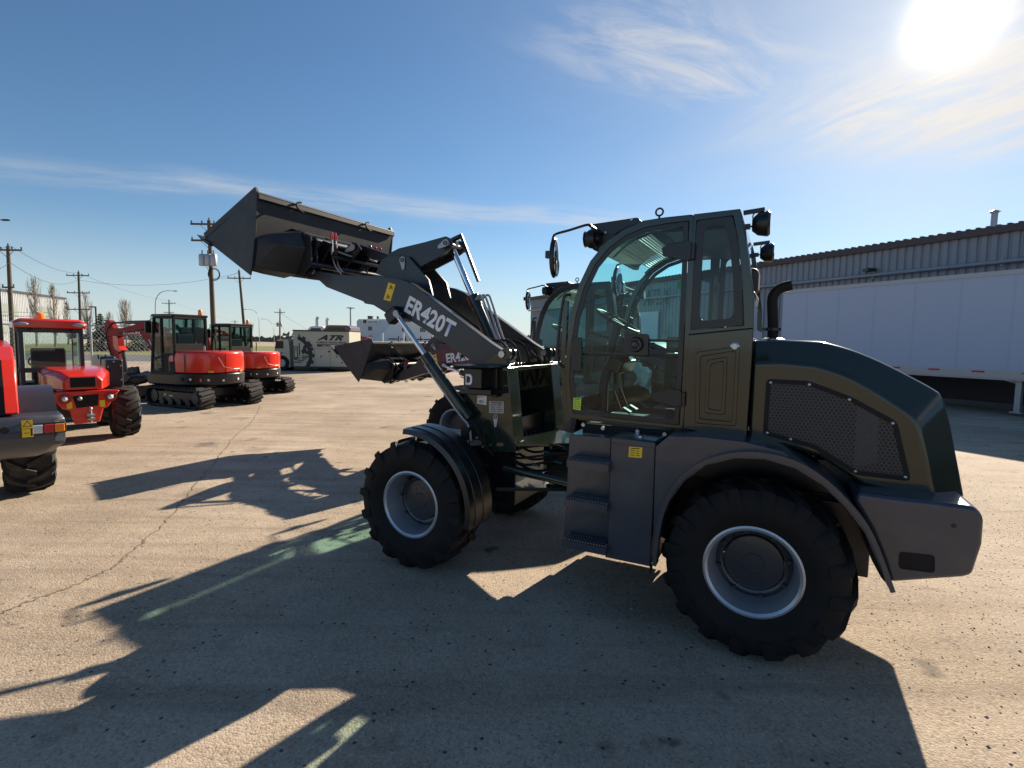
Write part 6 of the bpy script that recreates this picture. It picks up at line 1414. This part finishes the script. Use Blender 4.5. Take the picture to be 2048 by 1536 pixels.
# ------------------------------------------------------------ ground
def ground():
    mt, N, L, p = new_mat('ground'); tc = N.new('ShaderNodeTexCoord'); V = tc.outputs['Object']
    def noise(sc, det=6, rough=.6, vec=None, dist=0):
        n = N.new('ShaderNodeTexNoise'); n.inputs['Scale'].default_value = sc; n.inputs['Detail'].default_value = det; n.inputs['Roughness'].default_value = rough; n.inputs['Distortion'].default_value = dist
        L.new(vec or V, n.inputs['Vector']); return n.outputs['Fac']
    def rng(x, a, b_, lo=0, hi=1):
        n = N.new('ShaderNodeMapRange'); n.inputs[1].default_value = a; n.inputs[2].default_value = b_; n.inputs[3].default_value = lo; n.inputs[4].default_value = hi; L.new(x, n.inputs[0]); return n.outputs[0]
    def mixc(f, a, b_, bt='MIX'):
        n = N.new('ShaderNodeMix'); n.data_type = 'RGBA'; n.blend_type = bt
        for i, v in ((0, f), (6, a), (7, b_)):
            if isinstance(v, (int, float)): n.inputs[i].default_value = v
            elif isinstance(v, tuple): n.inputs[i].default_value = v
            else: L.new(v, n.inputs[i])
        return n.outputs[2]
    base = mixc(rng(noise(.42, 6, .62), .36, .64), (.335, .255, .178, 1), (.52, .42, .315, 1))
    base = mixc(rng(noise(2.5, 6, .7), .45, .75, 0, .40), base, (.25, .20, .15, 1))
    mp = N.new('ShaderNodeMapping'); mp.inputs['Rotation'].default_value = (0, 0, .30); mp.inputs['Scale'].default_value = (.35, 2.6, 1); L.new(V, mp.inputs[0])
    base = mixc(rng(noise(1.0, 7, .65, mp.outputs[0]), .52, .80, 0, .50), base, (.13, .105, .08, 1))
    # fine aggregate
    vo = N.new('ShaderNodeTexVoronoi'); vo.inputs['Scale'].default_value = 90; L.new(V, vo.inputs['Vector'])
    sp = N.new('ShaderNodeSeparateColor'); L.new(vo.outputs['Color'], sp.inputs[0])
    base = mixc(rng(sp.outputs[0], .60, 1.0, 0, .45), base, (.60, .52, .42, 1)); base = mixc(rng(sp.outputs[1], .64, 1.0, 0, .42), base, (.08, .065, .05, 1))
    m2p = N.new('ShaderNodeMapping'); m2p.inputs['Rotation'].default_value = (0, 0, 1.05); m2p.inputs['Scale'].default_value = (.22, 3.4, 1); L.new(V, m2p.inputs[0])
    base = mixc(rng(noise(1.1, 6, .6, m2p.outputs[0], .4), .50, .72, 0, .42), base, (.13, .10, .075, 1))
    base = mixc(rng(noise(.16, 3, .5), .52, .70, 0, .38), base, (.19, .152, .118, 1))
    v2 = N.new('ShaderNodeTexVoronoi'); v2.inputs['Scale'].default_value = 24; L.new(V, v2.inputs['Vector']); s2 = N.new('ShaderNodeSeparateColor'); L.new(v2.outputs['Color'], s2.inputs[0])
    mk = N.new('ShaderNodeMath'); mk.operation = 'MULTIPLY'; L.new(rng(s2.outputs[2], .955, .97), mk.inputs[0]); L.new(rng(v2.outputs['Distance'], .12, .32, 1, 0), mk.inputs[1])
    base = mixc(mk.outputs[0], base, (.055, .048, .042, 1))
    # oil stains
    wn = N.new('ShaderNodeTexNoise'); wn.inputs['Scale'].default_value = 3.5; wn.inputs['Detail'].default_value = 5; L.new(V, wn.inputs['Vector'])
    wv = N.new('ShaderNodeVectorMath'); wv.operation = 'MULTIPLY_ADD'; L.new(wn.outputs['Color'], wv.inputs[0]); wv.inputs[1].default_value = (.5, .5, 0); L.new(V, wv.inputs[2])
    v3 = N.new('ShaderNodeTexVoronoi'); v3.inputs['Scale'].default_value = .85; L.new(wv.outputs[0], v3.inputs['Vector']); s3_ = N.new('ShaderNodeSeparateColor'); L.new(v3.outputs['Color'], s3_.inputs[0])
    mk3 = N.new('ShaderNodeMath'); mk3.operation = 'MULTIPLY'; L.new(rng(s3_.outputs[0], .45, .8), mk3.inputs[0]); L.new(rng(v3.outputs['Distance'], .05, .22, .75, 0), mk3.inputs[1])
    base = mixc(mk3.outputs[0], base, (.075, .062, .05, 1))
    v4 = N.new('ShaderNodeTexVoronoi'); v4.inputs['Scale'].default_value = 3.1; L.new(wv.outputs[0], v4.inputs['Vector']); s4_ = N.new('ShaderNodeSeparateColor'); L.new(v4.outputs['Color'], s4_.inputs[0])
    mk4 = N.new('ShaderNodeMath'); mk4.operation = 'MULTIPLY'; L.new(rng(s4_.outputs[1], .78, .9), mk4.inputs[0]); L.new(rng(v4.outputs['Distance'], .08, .25, .8, 0), mk4.inputs[1])
    base = mixc(mk4.outputs[0], base, (.07, .058, .048, 1))
    base = mixc(rng(noise(.9, 3, .5), .70, .78, 0, .6), base, (.05, .045, .04, 1))
    L.new(base, p.inputs['Base Color']); p.inputs['Roughness'].default_value = .88; p.inputs['Specular IOR Level'].default_value = .25
    n1 = noise(60, 6, .7); n2 = noise(7, 4, .6); ad = N.new('ShaderNodeMath'); ad.operation = 'MULTIPLY_ADD'; L.new(n2, ad.inputs[0]); ad.inputs[1].default_value = 1.6; L.new(n1, ad.inputs[2])
    a2 = N.new('ShaderNodeMath'); a2.operation = 'MULTIPLY_ADD'; L.new(vo.outputs['Distance'], a2.inputs[0]); a2.inputs[1].default_value = -.8; L.new(ad.outputs[0], a2.inputs[2])
    bm = N.new('ShaderNodeBump'); bm.inputs['Strength'].default_value = .32; bm.inputs['Distance'].default_value = .012; L.new(a2.outputs[0], bm.inputs['Height']); L.new(bm.outputs[0], p.inputs['Normal'])
    M['ground'] = mt
    g = B(); g.add([(-1500, -200, 0), (1500, -200, 0), (1500, 2600, 0), (-1500, 2600, 0)], [(0, 1, 2, 3)]); tag(g.build('ground', 'ground'), kind='structure')
    M['grass'] = paint('dry_grass', (.17, .17, .05), .9, var=.35, sc=.8)
    g = B(); g.add([(-220, 50, .008), (-19, 50, .008), (-12, 110, .008), (-220, 110, .008)], [(0, 1, 2, 3)]); tag(g.build('grass_verge', 'grass'), kind='structure')
    M['asphalt'] = paint('road_asphalt', (.10, .10, .105), .85, var=.15, sc=.5)
    g = B(); g.add([(-220, 38, .008), (-20, 38, .008), (-19, 49.8, .008), (-220, 49.8, .008)], [(0, 1, 2, 3)]); tag(g.build('road', 'asphalt'), kind='structure')
    # cracks
    M['crack'] = paint('crack_filler', (.20, .155, .11), .9, var=.3, sc=6); rnd = random.Random(2)
    for ci, pts in enumerate(([(520, 812), (505, 842), (470, 872), (425, 930), (380, 985), (325, 1050), (262, 1105), (230, 1132), (165, 1165), (80, 1195), (0, 1228), (-90, 1270)],)):
        P_ = [gnd(x, y) for x, y in pts]; path = smooth_line(P_, 14); b = B(); v = []; n = len(path)
        for i, q in enumerate(path):
            t = (path[min(i+1, n-1)]-path[max(i-1, 0)]).normalized(); s_ = Vector((-t.y, t.x, 0)); j = rnd.uniform(-.02, .02); w_ = rnd.uniform(.003, .010); v += [q+s_*(j+w_)+Vector((0, 0, .004)), q+s_*(j-w_)+Vector((0, 0, .004))]
        b.add(v, [(2*i, 2*i+1, 2*i+3, 2*i+2) for i in range(n-1)]); tag(b.build('pavement_crack', 'crack'), kind='structure')
    # loose stones
    rnd = random.Random(9)
    for nm, mt_, col, cnt, lo, hi in (('gravel', 'stone_dark', (.09, .075, .06), 3600, .0025, .007), ('light_gravel', 'stone_light', (.42, .36, .29), 2200, .003, .008)):
        M[mt_] = paint(mt_, col, .9, var=.4, sc=30); b = B(); k = 0
        while k < cnt:
            X, Yy = rnd.uniform(-7, 7), rnd.uniform(.9, 10)
            if abs(X) > Yy*1.15+.3: continue
            dens = .02+.98*(1 if X > 1.9+.15*Yy else .16+.14*math.sin(X*2)*math.sin(Yy*1.7))
            if rnd.random() > dens: continue
            s_ = rnd.uniform(lo, hi)*(1.6 if rnd.random() < .04 else 1); a = rnd.uniform(0, 6); ca, sa = math.cos(a)*s_, math.sin(a)*s_; h = s_*.7
            b.add([(X+ca, Yy+sa, 0), (X-sa*1.2, Yy+ca*1.2, 0), (X-ca, Yy-sa, 0), (X+sa*.8, Yy-ca*.8, 0), (X+ca*.3, Yy+sa*.2, h), (X-ca*.4, Yy-sa*.3, h*.8)], [(0, 1, 4), (1, 5, 4), (1, 2, 5), (2, 3, 5), (3, 4, 5), (3, 0, 4)]); k += 1
        tag(b.build(nm, mt_), ('dark loose stones scattered over the yard', 'pale loose stones scattered over the yard')[nm == 'light_gravel'], 'gravel', kind='stuff')
ground()
